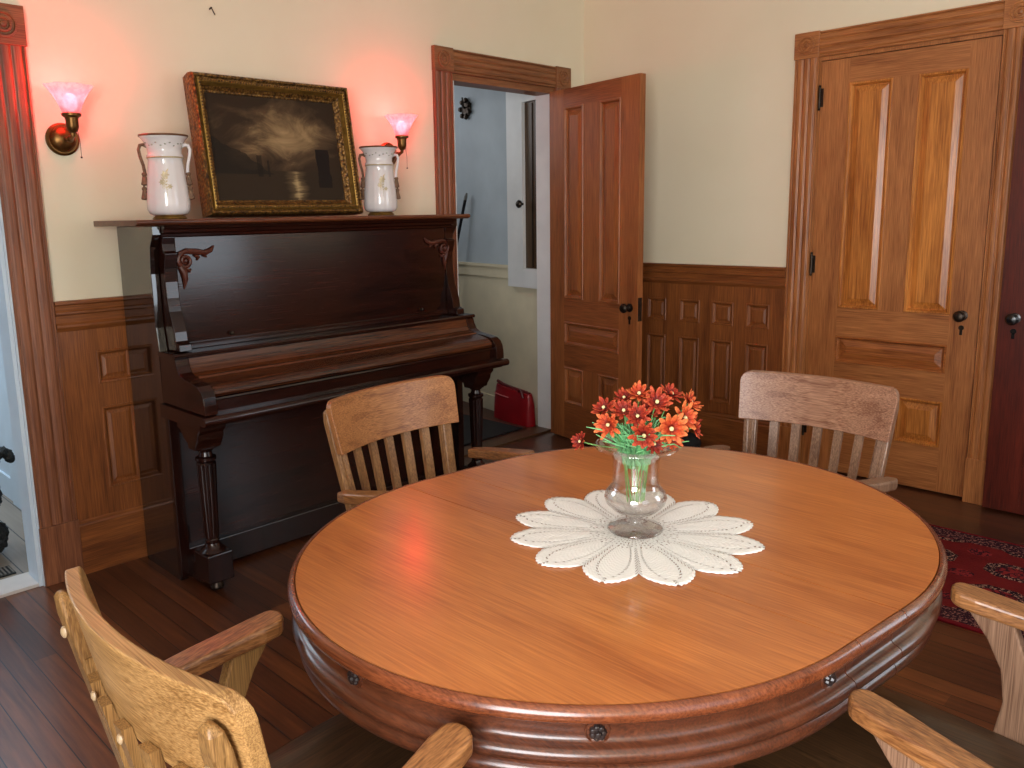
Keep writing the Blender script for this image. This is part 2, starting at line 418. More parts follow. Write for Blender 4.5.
# ---- fluted casings
def flute(w, n=3, h=.021):
    pts = [(0, 0)]
    k = n*12
    m0 = .010
    pts += [(0, h-.004), (.002, h), (m0-.002, h), (m0, h-.006)]
    for i in range(k+1):
        u = m0+.001+(w-2*m0-.002)*i/k
        pts.append((u, h-.001-.0055*abs(cos(pi*n*i/k))**8))
    pts += [(w-m0, h-.006), (w-m0+.002, h), (w-.002, h), (w, h-.004), (w, 0)]
    return pts
def casing(name, T, u0, u1, w, ztop, hb, plinth, mz, mx, left=True, right=True):
    """door casing around opening u0..u1 (inner edges). outer = +-w. ztop = outer top, hb = block height"""
    m = MB(T); pr = flute(w)
    for on, a in ((left, u0-w), (right, u1)):
        if on: m.prism(pr, plinth, ztop-hb, lambda p, q, t, a=a: (a+p, t, q))
    o = m.build(name, mz, kind='structure')
    m = MB(T); m.prism(flute(hb), u0, u1, lambda p, q, t: (t, ztop-hb+p, q)); m.build('casing_head', mx, o)
    for on, a in ((left, u0-w), (right, u1)):
        if not on: continue
        m = MB(T); m.box(a-.003, a+w+.003, ztop-hb, ztop+.003, 0, .027)
        c = m.build('corner_block', mx, o, bev=.002)
        m = MB(T)
        cu, cv = a+w/2, ztop-hb/2
        prof = [(.046, .027), (.045, .033), (.038, .034), (.035, .029), (.028, .029), (.026, .034), (.020, .035), (.017, .030), (.012, .030), (.009, .035), (.001, .037)]
        m2 = MB(lambda x, y, z: T(cu+x, cv+y, z)); m2.lathe(prof, n=28); m2.build('rosette', mx, c, smooth=True)
        m = MB(T); m.box(a-.003, a+w+.003, 0, plinth, 0, .028); m.build('plinth_block', mz, o, bev=.002)
    return o
casing('trim_1', FB, -1.15, -.292, .130, 2.266, .122, .215, cas_z, cas_x)
casing('trim_2', FB, -4.25, -3.385, .138, 2.155, .135, .235, cas_z, cas_x)
casing('trim_3', FR, 1.503, 2.310, .121, 2.266, .124, .215, oak_z, oak_y)

# jambs
b_ = MB(); b_.box(-.33, -.288, -.002, .115, 0, 2.107); b_.box(-1.14, -1.125, 0, .115, 0, 2.12); b_.build('trim_4', white_paint, kind='structure')
MB().box(-1.14, -.288, -.004, .115, 2.108, 2.146).build('trim_15', cas_x, kind='structure')
b_ = MB(); b_.box(-3.405, -3.392, -.004, .12, .0, 2.03); b_.box(-3.392, -3.384, -.014, -.001, .0, 2.03); b_.box(-4.25, -4.237, -.004, .12, 0, 2.03); b_.box(-4.237, -3.405, -.004, .12, 2.017, 2.03)
b_.build('trim_5', kitchen_paint, kind='structure')
b_ = MB(FR); b_.box(1.498, 1.512, 0, 2.132, -.10, -.002); b_.box(2.306, 2.312, 0, 2.132, -.10, -.002); b_.box(1.503, 2.310, 2.124, 2.1425, -.10, .004)
b_.build('trim_6', oak_z, kind='structure')

# ---- wainscot
def wainscot(name, T, u0, u1, cap, cols, mz, ml, rows=((.742, .878), (.285, .655))):
    m = MB(T)
    z_cap0 = cap-.118
    us = [u0]+[c for ab in cols for c in ab]+[u1]
    for i in range(0, len(us), 2): m.box(us[i], us[i+1], .225, z_cap0, 0, .016)     # stiles
    for a, c in cols:
        m.box(a, c, rows[0][1], z_cap0, 0, .0155); m.box(a, c, rows[1][1], rows[0][0], 0, .0155); m.box(a, c, .225, rows[1][0], 0, .0155)
    o = m.build(name, mz, kind='structure')
    for a, c in cols:
        for z0, z1 in rows:
            ring = [(0, .016), (.004, .019), (.010, .018), (.016, .008), (.020, .005), (.024, .005), (.036, .010), (.037, .010)]
            MB(T).rings(a, c, z0, z1, ring).build('raised_panel', mz, o)
    # cap
    z = cap
    prof = [(0, z), (.032, z), (.034, z-.006), (.034, z-.012), (.026, z-.018), (.024, z-.036), (.030, z-.042), (.030, z-.05), (.022, z-.056), (.020, z-.084), (.028, z-.092), (.028, z-.10), (.020, z-.112), (.016, z-.118), (0, z-.118)]
    m = MB(T); m.prism(prof, u0, u1, lambda p, q, t: (t, q, p)); m.build('chair_rail', ml, o)
    return o
def baseboard(name, T, u0, u1, m_, top=.232):
    prof = [(0, 0), (.022, 0), (.022, top-.03), (.018, top-.022), (.018, top-.012), (.012, top-.004), (.010, top), (0, top)]
    return MB(T).prism(prof, u0, u1, lambda p, q, t: (t, q, p)).build(name, m_, kind='structure')
wainscot('trim_7', FR, .0, 1.382, 1.085, [(a, a+.136) for a in (.07, .29, .508, .735, .948, 1.162)], ws_z, ws_y)
baseboard('baseboard_right', FR, .0, 1.382, ws_y, .222)
wainscot('trim_8', FB, -3.247, -1.282, 1.10, [(a, a+.14) for a in (-3.112, -2.89, -2.67, -2.45, -2.23, -2.01, -1.79, -1.57)], ws_z, ws_x, ((.762, .896), (.332, .668)))
baseboard('baseboard_back', FB, -3.247, -1.282, ws_x)
wainscot('trim_9', FB, -.160, -.03, 1.085, [], ws_z, ws_x)

FL_ = frame((XW, 0, 0), (0, -1, 0), (0, 0, 1), (1, 0, 0))
for nm, T, a, c in (('trim_16', FF, XW, -4.4), ('trim_17', FF, -3.0, -1.45), ('trim_18', FL_, .0, 3.0), ('trim_20', FR, 3.3, 4.8), ('trim_21', FB, XW, -4.40)):
    n = max(1, int((c-a)/.22)); ws = (c-a)/n
    wainscot(nm, T, a, c, 1.085, [(a+ws*i+.04, a+ws*(i+1)-.04) for i in range(n)], ws_z, ws_x)
    baseboard('baseboard_'+{'trim_16': 'front', 'trim_17': 'front_middle', 'trim_18': 'left', 'trim_19': 'left_far', 'trim_20': 'right_near', 'trim_21': 'back_left'}[nm], T, a, c, ws_x, .222)
# ---- doors
ROWS = [(.232, .46, 2), (.60, .741, 1), (.885, 2.003, 2)]
def panel_door(name, Wd, Hd, th, c1, c2, mz, mx, pz, px_):
    m = MB(frame((0, 0, 0), (1, 0, 0), (0, 0, 1), (0, -1, 0)))      # local: u = x, v = z, front towards -y
    z0 = .012
    lo, hi = c1[0], c2[1]
    m.box(0, lo, z0, Hd, -th, 0); m.box(hi, Wd, z0, Hd, -th, 0)
    o = m.build(name, mz)
    m = MB(m.T)
    zs = [z0]+[z for a, c, _ in ROWS for z in (a, c)]+[Hd]
    for i in range(0, len(zs), 2): m.box(lo, hi, zs[i], zs[i+1], -th, -.0004)
    m.build('rail', mx, o)
    m = MB(m.T)
    for a, c, n in ROWS:
        if n == 2: m.box(c1[1], c2[0], a, c, -th, -.0002)
    m.build('centre_stile', mz, o)
    for a, c, n in ROWS:
        for u0, u1 in ([c1, c2] if n == 2 else [(lo, hi)]):
            ring = [(0, 0), (.003, .004), (.010, .0035), (.016, -.006), (.019, -.0145), (.024, -.0145), (.050, -.005), (.052, -.004)]
            mm = MB(m.T); mm.rings(u0, u1, a, c, ring)
            mm.rings(u0, u1, a, c, [(x, -th-h) for x, h in ring])
            mm.build('raised_panel', pz if n == 2 else px_, o)
    return o
def knob(o, u, z, mat, plate=True, r=.026):
    T = frame((u, 0, z), (1, 0, 0), (0, 0, 1), (0, -1, 0))
    k = MB(T).lathe([(.024, 0), (.024, .004), (.012, .007), (.009, .012), (.009, .030), (.016, .034), (r, .044), (r, .052), (.018, .062), (.004, .066)], n=24).build('door_knob', mat, o, smooth=True)
    if plate:
        m = MB(T); m.lathe([(.012, 0), (.012, .003)], (0, -.058, 0), n=16); m.box(-.006, .006, -.092, -.06, 0, .003)
        m.build('keyhole_plate', mat, o)
def hinge(o, u, z, mat, y=-.006):
    m = MB(); m.lathe([(.0065, z-.05), (.0065, z+.05)], (u, y, 0), 12); m.ball((u, y, z+.056), .007, 8); m.ball((u, y, z-.056), .007, 8)
    m.box(u-.003, u+.018, y+.002, y+.007, z-.045, z+.045)
    m.build('hinge', mat, o, smooth=True)
d1 = panel_door('door_1', .790, 2.121, .04, (.142, .348), (.462, .668), oak_z, oak_x, pan_z, pan_x)
d1.location = (.004, -1.513, 0); d1.rotation_euler = (0, 0, radians(-90)); d1['kind'] = 'structure'
knob(d1, .722, .886, bronze)
for z in (1.945, 1.106, .24): hinge(d1, -.002, z, bronze)
th = math.atan2(-.98, -.19)
d2 = panel_door('door_2', .757, 2.106, .04, (.133, .308), (.442, .614), leaf_z, leaf_x, leaf_z, leaf_x)
d2.location = (-.390, -.048, 0); d2.rotation_euler = (0, 0, th); d2['kind'] = 'structure'
knob(d2, .700, .872, bronze)
MB().box(.756, .7585, .006, .034, .80, .93).build('latch_plate', bronze, d2)
for z in (1.9, 1.05, .25): hinge(d2, .0, z, bronze, y=.046)
d3 = panel_door('door_3', .80, 2.108, .038, (.142, .348), (.462, .668), darkdoor_z, darkdoor_z, darkdoor_z, darkdoor_z)
d3.location = (-.074, -2.402, 0); d3.rotation_euler = (0, 0, radians(-90)); d3['kind'] = 'structure'
knob(d3, .060, .898, blackm)

# ---- back hall seen through the open door
w0 = Vector((-.2, .504, 0)); hu = Vector((.192, .981, 0)).normalized(); hn = Vector((-hu.y, hu.x, 0))
FH = frame(w0, hu, (0, 0, 1), hn)
MB(FH).box(-.41, 2.6, 0, 1.04, -.08, 0).build('wall_hall_lower', hall_white, kind='structure')
hall_upper = plain('blue grey hall paint', rgb(176, 186, 192), .65, var=.05)
MB(FH).box(-.41, 2.6, 1.04, 2.5, -.08, 0).build('wall_hall_upper', hall_upper, kind='structure')
m = MB(FH); m.box(-.055, 2.6, .965, 1.05, 0, .012); m.box(-.055, 2.6, 1.035, 1.055, .012, .024); m.box(-.41, 2.6, 0, .11, 0, .012)
m.build('trim_10', hall_white, kind='structure')
m = MB(FH); m.box(-.215, -.06, .915, 2.25, 0, .03); m.box(-.41, -.215, .915, 1.041, 0, .0295); m.box(-.41, -.215, 2.092, 2.25, 0, .0295); m.box(-.238, -.215, 1.041, 2.092, .0, .036)
m.build('trim_11', white_paint, kind='structure')
cup = MB(FH).box(-.40, -.239, 1.043, 2.09, 0, .012).build('door_4', wood('brown cupboard door', rgb(56, 38, 20), rgb(92, 66, 36), 'z', .4), kind='structure')
MB(FH).box(-.322, -.314, 1.05, 2.08, .012, .017).build('door_bead', bronze, cup)
MB(lambda x, y, z: FH(-.236+x, 1.457+y, z)).lathe([(.008, .03), (.008, .05), (.024, .056), (.026, .066), (.018, .076), (.003, .08)], n=16).build('door_knob', bronze, cup, smooth=True)
MB().box(-1.6, .0, .1, 3.0, -.08, -.0).build('floor_hall', wood('hall floor boards', rgb(40, 20, 13), rgb(92, 46, 30), 'y', .35), kind='structure')
MB().box(-1.125, -.33, .0, .115, -.05, .012).build('trim_12', wood('door threshold', rgb(56, 36, 22), rgb(98, 68, 42), 'x', .4), kind='structure')
MB().box(-1.7, -1.6, .1, 3.0, 0, 2.6).build('wall_hall_left', hall_upper, kind='structure')
MB().box(-1.7, .5, 3.0, 3.1, 0, 2.6).build('wall_hall_back', hall_upper, kind='structure')
MB().box(-1.7, .5, .1, 3.1, 2.5, 2.6).build('ceiling_hall', white_paint, kind='structure')
m = MB(); m.box(-1.05, -.42, .17, 1.6, .0, .012); dm = m.build('door_mat', mat_black, bev=.004)
m = MB(); m.box(-.42, -.385, .17, 1.6, .0, .011); m.build('mat_border', wood('red brown strip', rgb(60, 24, 16), rgb(110, 52, 36), 'y', .4), dm)
tag(dm, 'black mat with a red-brown edge lying on the hall floor beyond the open door', 'mat')
# ornament on the hall wall
om = MB(lambda x, y, z: FH(.455+x, 2.13+y, z))
om.lathe([(.062, 0), (.060, .01), (.045, .014), (.04, .02), (.02, .024), (.004, .03)], n=10)
oo = om.build('wall_ornament', bronze, smooth=True)
om = MB(lambda x, y, z: FH(.455+x, 2.13+y, z))
for k in range(7):
    a = 2*pi*k/7; om.ball((.058*cos(a), .058*sin(a), .016), .019, 8)
om.tube([(0, 0, .02), (-.03, .02, .05), (-.04, .045, .06), (-.02, .07, .05)], .006)
om.build('scrolled_rim', bronze, oo, smooth=True)
tag(oo, 'small dark metal ornament high on the blue-grey hall wall', 'wall ornament')
# leaning pole
pth = [FH(.76, .0, .14), FH(.579, 1.029, .075), FH(.446, 1.50, .036)]
po = MB().tube(pth, .011, 10).build('leaning_pole', iron, smooth=True)
MB().tube([FH(.446, 1.50, .036), FH(.440, 1.522, .034), FH(.434, 1.548, .03)], [.012, .012, .006], 10).build('pole_tip', plain('grey rubber', rgb(120, 120, 118), .6), po, smooth=True)
tag(po, 'black metal pole with grey tip leaning against the hall wall behind the piano', 'pole')
# red bag
bag = thing('red_bag', 'small red bag with a dark handle on the hall floor just past the open door', 'bag', (0, 0, 0))
def bagf(a, t):
    # a around, t height
    z = .0+.235*t
    w = .205*(1-.04*t-.2*max(0, t-.75)); d = .070*(1-.45*t*t)
    ang = 2*pi*a
    s = lambda v: math.copysign(abs(v)**.55, v)
    return FH(-.155+w*s(cos(ang)), z-(.02*t*(1-(cos(ang)+1)/2)), .062+d*.8*s(sin(ang)))
m = MB(); m.grid(bagf, 32, 10); m.add([bagf(i/32, 1) for i in range(32)], [tuple(range(32))]); m.add([bagf(i/32, 0) for i in range(32)], [tuple(range(32))])
m.build('bag_body', red_bag, bag, smooth=True)
MB().tube([FH(-.33, .218, .062), FH(-.25, .222, .064), FH(-.15, .228, .064), FH(-.03, .236, .064), FH(.035, .250, .062)], .011, 8).build('zip_ridge', dark_red, bag, smooth=True)
MB().tube([FH(-.24, .212, .08), FH(-.26, .24, .1), FH(-.295, .236, .105), FH(-.31, .19, .1)], .009, 8).build('bag_handle', dark_red, bag, smooth=True)
MB().tube([FH(-.15, .168, .108), FH(-.07, .170, .111), FH(.01, .175, .108)], .004, 6).build('pocket_piping', plain('pink piping', rgb(210, 120, 120), .4), bag, smooth=True)

# ---- kitchen seen through the left opening
MB().box(-6.2, -3.1, .1, 3.6, -.08, 0).build('floor_kitchen', kfloor_m, kind='structure')
MB().box(-4.25, -3.392, .0, .15, -.05, .012).build('trim_13', plain('painted threshold', rgb(204, 196, 190), .5, var=.1), kind='structure')
m = MB(); m.box(-3.165, -3.08, .1, 3.6, 0, 2.6); m.build('wall_kitchen_right', kitchen_paint, kind='structure')
m = MB(); m.box(-3.185, -3.165, 1.0, 1.13, 0, 2.1); m.box(-3.175, -3.165, 1.13, 3.6, 0, .12); m.build('trim_14', kitchen_paint, kind='structure')
MB().box(-6.2, -3.1, 3.6, 3.7, 0, 2.6).build('wall_kitchen_back', kitchen_paint, kind='structure')
MB().box(-6.2, -3.08, .1, 3.7, 2.55, 2.65).build('ceiling_kitchen', white_paint, kind='structure')
MB().box(-6.3, -6.2, .1, 3.7, 0, 2.6).build('wall_kitchen_left', kitchen_paint, kind='structure')
gr = MB().box(-3.75, -3.43, .20, .30, 0, .004).build('floor_grate', grate_m)
m = MB()
for i in range(22): m.box(-3.74+i*.0143, -3.74+i*.0143+.006, .21, .29, .004, .007)
m.build('grate_bars', plain('worn grate bars', rgb(120, 112, 104), .5, .3), gr)
tag(gr, 'dark slotted floor grate in the kitchen floor behind the white threshold', 'floor grate')

# ------------------------------------------------------------------ table
TZ = .735; TC = Vector((-2.914, -2.386)); TR = .552; TL = .144; S1, S2 = -3.043, -2.893
TAX, TBY, TCL, TROT = .584, .541, .106, -.113
def full_outline(n=360):
    o = []; base_ = []
    for i in range(n):
        t = 2*pi*(i+.5)/n; c, q = cos(t), sin(t)
        base_.append(((TCL if c > 0 else -TCL)+TAX*c, TBY*q, c, q))
        if i == n//4-1: base_ += [(TCL-2*TCL*k/12, TBY, 0, 1) for k in range(13)]
        if i == 3*n//4-1: base_ += [(-TCL+2*TCL*k/12, -TBY, 0, -1) for k in range(13)]
    for x, y, c, q in base_:
        nx, ny = c/TAX, q/TBY; l = sqrt(nx*nx+ny*ny); nx /= l; ny /= l
        if abs(c) < .006: nx = 0
        cr0, sr0 = cos(TROT), sin(TROT)
        o.append((TC.x+x*cr0-y*sr0, TC.y+x*sr0+y*cr0, nx*cr0-ny*sr0, nx*sr0+ny*cr0))
    return o
def out_runs(lo, hi):
    """the stretches of the table outline with lo < x < hi, cut cleanly at the seams"""
    full = full_outline(); n = len(full)
    inside = lambda p: lo <= p[0] <= hi
    st = next(i for i in range(n) if inside(full[i]) and not inside(full[i-1]))
    runs = []; cur = None
    def cut(a, b):
        e = lo if (a[0] < lo) != (b[0] < lo) else hi
        t = (e-a[0])/(b[0]-a[0]); return tuple(a[k]+(b[k]-a[k])*t for k in range(4))
    for k in range(n+1):
        p = full[(st+k) % n]; q = full[(st+k-1) % n]
        if inside(p):
            if not inside(q):
                if k == n: break
                cur = [cut(q, p)]
            if k < n: cur.append(p)
        elif inside(q):
            cur.append(cut(q, p)); runs.append(cur); cur = None
    return runs
def dedupe(pts):
    o = [pts[0]]
    for p in pts[1:]:
        if (Vector(p[:2])-Vector(o[-1][:2])).length > 1e-5: o.append(p)
    return o
def sweep(mb, polys, closed, prof):
    for pl in polys:
        pl = dedupe(pl); n = len(pl); k = len(prof)
        P = [(x+nx*o, y+ny*o, z) for x, y, nx, ny in pl for o, z in prof]
        F = []
        for i in range(n if closed else n-1):
            for j in range(k):
                a, b = i*k, ((i+1) % n)*k
                F.append((a+j, a+(j+1) % k, b+(j+1) % k, b+j))
        if not closed: F += [tuple(range(k)), tuple((n-1)*k+j for j in range(k-1, -1, -1))]
        mb.add(P, F)
table = thing('dining_table', 'oval orange-brown extension dining table with dark moulded edge and carved apron', 'table', (TC.x, TC.y, 0))
rimprof = [(.0006, TZ-.020), (.0006, TZ-.002), (.003, TZ+.0006), (.007, TZ+.0004), (.011, TZ-.003), (.0145, TZ-.008), (.0155, TZ-.013), (.0145, TZ-.019), (.011, TZ-.023), (.004, TZ-.025), (.001, TZ-.025)]
apprf = [(-.05, TZ-.025), (.000, TZ-.025), (-.001, TZ-.028), (-.006, TZ-.031), (-.009, TZ-.036), (-.010, TZ-.058), (-.006, TZ-.063), (.000, TZ-.065), (.008, TZ-.069), (.011, TZ-.077), (.009, TZ-.085), (.002, TZ-.089), (-.005, TZ-.092), (-.006, TZ-.097), (.000, TZ-.101), (.003, TZ-.109), (.001, TZ-.118), (-.008, TZ-.124), (-.020, TZ-.126), (-.05, TZ-.126)]
for (a, c, nm) in ((-99, S1-.0011, 'tabletop'), (S1+.0011, S2-.0011, 'table_leaf'), (S2+.0011, 99, 'tabletop')):
    runs = [dedupe(q) for q in out_runs(a, c)]
    outl = [p for q in runs for p in q]
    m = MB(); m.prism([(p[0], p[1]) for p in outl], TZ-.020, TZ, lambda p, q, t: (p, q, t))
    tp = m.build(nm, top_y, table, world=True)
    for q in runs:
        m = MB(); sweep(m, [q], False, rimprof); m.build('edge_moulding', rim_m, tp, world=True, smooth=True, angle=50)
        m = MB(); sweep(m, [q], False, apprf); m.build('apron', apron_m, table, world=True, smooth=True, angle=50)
# carved bosses on the apron
BOSS_ANGLES = (186.5, 231, 268.5, 312, 354, 36, 75, 112, 149)
def boss(a):
    F_ = full_outline(); q = min(F_, key=lambda e: -(e[2]*cos(a+TROT)+e[3]*sin(a+TROT)))
    o = Vector((q[0]-q[2]*.010, q[1]-q[3]*.010, TZ-.047)); a = math.atan2(q[3], q[2]); nrm = Vector((cos(a), sin(a), 0)); u = Vector((-sin(a), cos(a), 0))
    T = frame(o, u, (0, 0, 1), nrm)
    c = MB(T).lathe([(.0185, 0), (.018, .003), (.0165, .003), (.0155, .001)], n=24).build('boss_ring', apron_m, table, world=True, smooth=True)
    m = MB(T)
    for k in range(7):
        an = 2*pi*k/7; m.ball((.0075*cos(an), .0075*sin(an), .004), .0055, 8)
    m.ball((0, 0, .008), .006, 8); m.build('carved_boss', carve_dark, table, world=True, smooth=True)
carve_dark = plain('dark carved boss', rgb(44, 34, 32), .3, var=.3, scale=60)
for a in BOSS_ANGLES: boss(radians(a))
# pedestal and feet
m = MB(); m.lathe([(.30, TZ-.10), (.30, TZ-.022)], (TC.x, TC.y, 0), 24); m.build('table_bed', apron_m, table, world=True)
m = MB(); m.lathe([(.16, .16), (.17, .20), (.13, .23), (.115, .28), (.14, .36), (.145, .42), (.11, .47), (.10, .52), (.15, .56), (.17, TZ-.10)], (TC.x, TC.y, 0), 24); m.build('pedestal', apron_m, table, world=True, smooth=True)
for k in range(4):
    a = pi/4+pi/2*k
    T = frame((TC.x, TC.y, 0), (cos(a), sin(a), 0), (0, 0, 1), (-sin(a), cos(a), 0))
    pr = [(.08, .16), (.08, .34), (.16, .30), (.26, .18), (.38, .11), (.44, .10), (.46, .07), (.44, .045), (.36, .05), (.24, .09), (.15, .15)]
    f = MB(T).prism(pr, -.035, .035, lambda p, q, t: (p, q, t)).build('leg', apron_m, table, world=True, bev=.008)
    m = MB(T); m.ball((.42, .022, 0), .022, 12)
    cst = m.build('caster', bronze, f, smooth=True)
    for v in cst.data.vertices: v.co -= Vector((TC.x, TC.y, 0))

# ------------------------------------------------------------------ doily
def lace():
    m, nt, b = base('white crochet lace', .85, .1)
    b.inputs['Base Color'].default_value = rgb(246, 243, 236)
    tc = N(nt, 'ShaderNodeTexCoord'); sp = N(nt, 'ShaderNodeSeparateXYZ'); nt.links.new(tc.outputs['UV'], sp.inputs[0])
    u, v = sp.outputs[0], sp.outputs[1]
    fu = math_(nt, 'ABSOLUTE', math_(nt, 'SUBTRACT', math_(nt, 'FRACT', u), .5))   # 0 at petal axis, .5 between
    # petal outline arcs: ring where fu = .40*sqrt(1-((v-.62)/.36)^2)
    t = math_(nt, 'DIVIDE', math_(nt, 'SUBTRACT', v, .58), .34)
    el = math_(nt, 'MULTIPLY', math_(nt, 'SQRT', math_(nt, 'MAXIMUM', math_(nt, 'SUBTRACT', 1, math_(nt, 'MULTIPLY', t, t)), 0)), .34)
    dd = math_(nt, 'ABSOLUTE', math_(nt, 'SUBTRACT', fu, el))
    line = math_(nt, 'LESS_THAN', dd, .028)
    dots = math_(nt, 'GREATER_THAN', math_(nt, 'SINE', math_(nt, 'MULTIPLY', v, 190)), -.1)
    h1 = math_(nt, 'MULTIPLY', line, dots)
    # central rosette of little windows
    ring = math_(nt, 'MULTIPLY', math_(nt, 'LESS_THAN', v, .36), math_(nt, 'GREATER_THAN', v, .14))
    su = math_(nt, 'GREATER_THAN', math_(nt, 'SINE', math_(nt, 'MULTIPLY', u, 6.283*5)), .25)
    sv = math_(nt, 'GREATER_THAN', math_(nt, 'SINE', math_(nt, 'MULTIPLY', v, 130)), .2)
    h2 = math_(nt, 'MULTIPLY', ring, math_(nt, 'MULTIPLY', su, sv))
    ring3 = math_(nt, 'MULTIPLY', math_(nt, 'GREATER_THAN', fu, .44), math_(nt, 'GREATER_THAN', v, .40))
    h3 = math_(nt, 'MULTIPLY', ring3, math_(nt, 'GREATER_THAN', math_(nt, 'SINE', math_(nt, 'MULTIPLY', v, 120)), .3))
    hole = math_(nt, 'MAXIMUM', h1, math_(nt, 'MAXIMUM', h2, h3))
    al = math_(nt, 'SUBTRACT', 1, math_(nt, 'MULTIPLY', hole, .85))
    nt.links.new(al, b.inputs['Alpha'])
    wv = noise_(nt, coords(nt, (260,)*3), 1, 2, .8)
    rows = math_(nt, 'SINE', math_(nt, 'MULTIPLY', v, 150)); cols_ = math_(nt, 'SINE', math_(nt, 'MULTIPLY', u, 6.283*9))
    wv = math_(nt, 'ADD', wv, math_(nt, 'MULTIPLY', math_(nt, 'MULTIPLY', rows, cols_), .35))
    hh = math_(nt, 'SUBTRACT', math_(nt, 'MULTIPLY', wv, .5), hole)
    bump(nt, b, hh, .6, .003)
    return m
NP = 12
DC = Vector((-2.909, -2.415, TZ)); DR = .258
def dr(th):
    f = (th*NP/(2*pi)) % 1; d = abs(f-.5)*2
    r = .80+.20*(1-d**1.7)
    if d > .93: r -= .012*(d-.93)/.07
    return DR*(r+.014*abs(sin(th*NP*6)))
me = bpy.data.meshes.new('lace_doily'); bm = bmesh.new(); uvl = bm.loops.layers.uv.new('UVMap')
NT, NRR = 12*56, 22
vt = [[None]*(NRR+1) for _ in range(NT)]
for i in range(NT):
    th_ = 2*pi*i/NT; R = dr(th_)
    for j in range(NRR+1):
        v_ = .02+.98*j/NRR; r = R*v_
        f = (th_*NP/(2*pi)) % 1
        z = .0018+.0014*abs(sin(pi*f))*v_+.0008*noise.noise(Vector((r*cos(th_)*60, r*sin(th_)*60, 0)))
        vt[i][j] = bm.verts.new((r*cos(th_+.13), r*sin(th_+.13), z))
for i in range(NT):
    for j in range(NRR):
        f = bm.faces.new((vt[i][j], vt[i][j+1], vt[(i+1) % NT][j+1], vt[(i+1) % NT][j])); f.smooth = True
        for l, (ii, jj) in zip(f.loops, ((i, j), (i, j+1), (i+1, j+1), (i+1, j))):
            l[uvl].uv = (ii*NP/NT, .02+.98*jj/NRR)
bm.to_mesh(me); bm.free(); me.materials.append(lace())
doily = bpy.data.objects.new('lace_doily', me); COL.objects.link(doily); doily.location = DC
sm = doily.modifiers.new('solid', 'SOLIDIFY'); sm.thickness = .0012; sm.offset = -1
tag(doily, 'white crocheted lace doily with pointed petals in the middle of the dining table', 'doily')

# ------------------------------------------------------------------ glass vase and flowers
VX, VY, VZ = -2.903, -2.415, TZ+.0048
def wallprof(outer, t=.0026):
    inner = [(max(r-t, .001), z) for r, z in outer]
    return outer, inner
outer = [(.016, .028), (.022, .033), (.045, .044), (.060, .058), (.0645, .071), (.061, .084), (.053, .093), (.0485, .100), (.0475, .11), (.0475, .150), (.050, .160), (.060, .172), (.074, .182), (.082, .184), (.086, .179)]
inner = [(.0855, .181), (.082, .1865), (.073, .1845), (.058, .1745), (.0475, .162), (.0448, .150), (.0448, .11), (.046, .1), (.050, .0915), (.058, .083), (.0617, .071), (.057, .059), (.043, .0465), (.020, .037), (.003, .0355)]
foot = [(.002, .0), (.056, .0), (.058, .0025), (.055, .006), (.035, .010), (.018, .012), (.012, .017), (.011, .024)]
vase = MB(); vase.lathe(foot+outer+inner, (0, 0, 0), 48)
vo = vase.build('glass_flower_vase', glass, smooth=True, angle=80); vo.location = (VX, VY, VZ)
tag(vo, 'clear footed glass vase with flared rim standing on the lace doily', 'vase')
cr = Vector((.709, -.705, 0)); cf = Vector((.70, .71, 0))
def bp(x, y, d):
    return Vector((VX, VY, 0))+cr*((x-635)*.00202)+cf*d+Vector((0, 0, .910-(y-447)*.00212))
FL = [  # pixel-free bouquet layout: lateral, height, depth, colour, size, facing(lateral, up, toward viewer), label
 (577, 434, -.02, 'r', .020, (-.8, .2, .5), 'small rust red artificial flower drooping alone over the left rim of the vase'),
 (602, 404, .00, 'r', .026, (-.5, .7, .4), 'rust red artificial flower at the upper left of the bouquet'),
 (604, 417, -.03, 'o', .027, (-.5, .2, .8), 'orange artificial flower at the left of the bouquet, below the rust red one'),
 (621, 406, -.01, 'r', .026, (-.2, .7, .6), 'rust red artificial flower between the upper left one and the topmost orange one'),
 (638, 392, .01, 'o', .027, (0, .9, .4), 'orange artificial flower at the very top of the bouquet'),
 (633, 409, -.03, 'r', .025, (-.2, .4, .9), 'rust red artificial flower in the very middle of the bouquet'),
 (654, 398, -.01, 'r', .029, (.1, .6, .8), 'orange-red artificial flower with a large cream centre at the top right of the bouquet'),
 (672, 394, .02, 'r', .027, (.3, .8, .3), 'rust red artificial flower at the upper right corner of the bouquet'),
 (665, 420, -.045, 'o', .033, (.05, .2, 1), 'large orange artificial flower with cream centre facing forward, low right of centre'),
 (638, 426, -.045, 'r', .029, (-.1, .1, 1), 'brownish red artificial flower hanging low at the front centre of the bouquet'),
 (681, 413, -.02, 'o', .030, (.4, .3, .8), 'orange artificial flower with cream centre at the right of the bouquet'),
 (690, 401, .01, 'o', .026, (.7, .6, .3), 'orange artificial flower at the upper right edge of the bouquet'),
 (694, 425, .00, 'r', .024, (.9, .1, .3), 'rust red artificial flower at the far right edge of the bouquet'),
 (648, 411, .02, 'r', .026, (.1, .7, .5), 'rust red artificial flower half hidden behind the centre of the bouquet'),
 (625, 398, .03, 'r', .024, (-.3, .8, .2), 'rust red artificial flower at the back, just left of the topmost orange one'),
 (660, 408, .03, 'r', .026, (.2, .9, .2), 'rust red artificial flower hidden behind the large forward-facing orange one'),
 (650, 436, -.03, 'r', .022, (.1, -.1, 1), 'small rust red artificial flower nearest the front rim of the vase'),
 (668, 431, -.035, 'o', .022, (.3, -.2, 1), 'small orange artificial flower low on the right, just above the vase rim'),
]
random.seed(11)
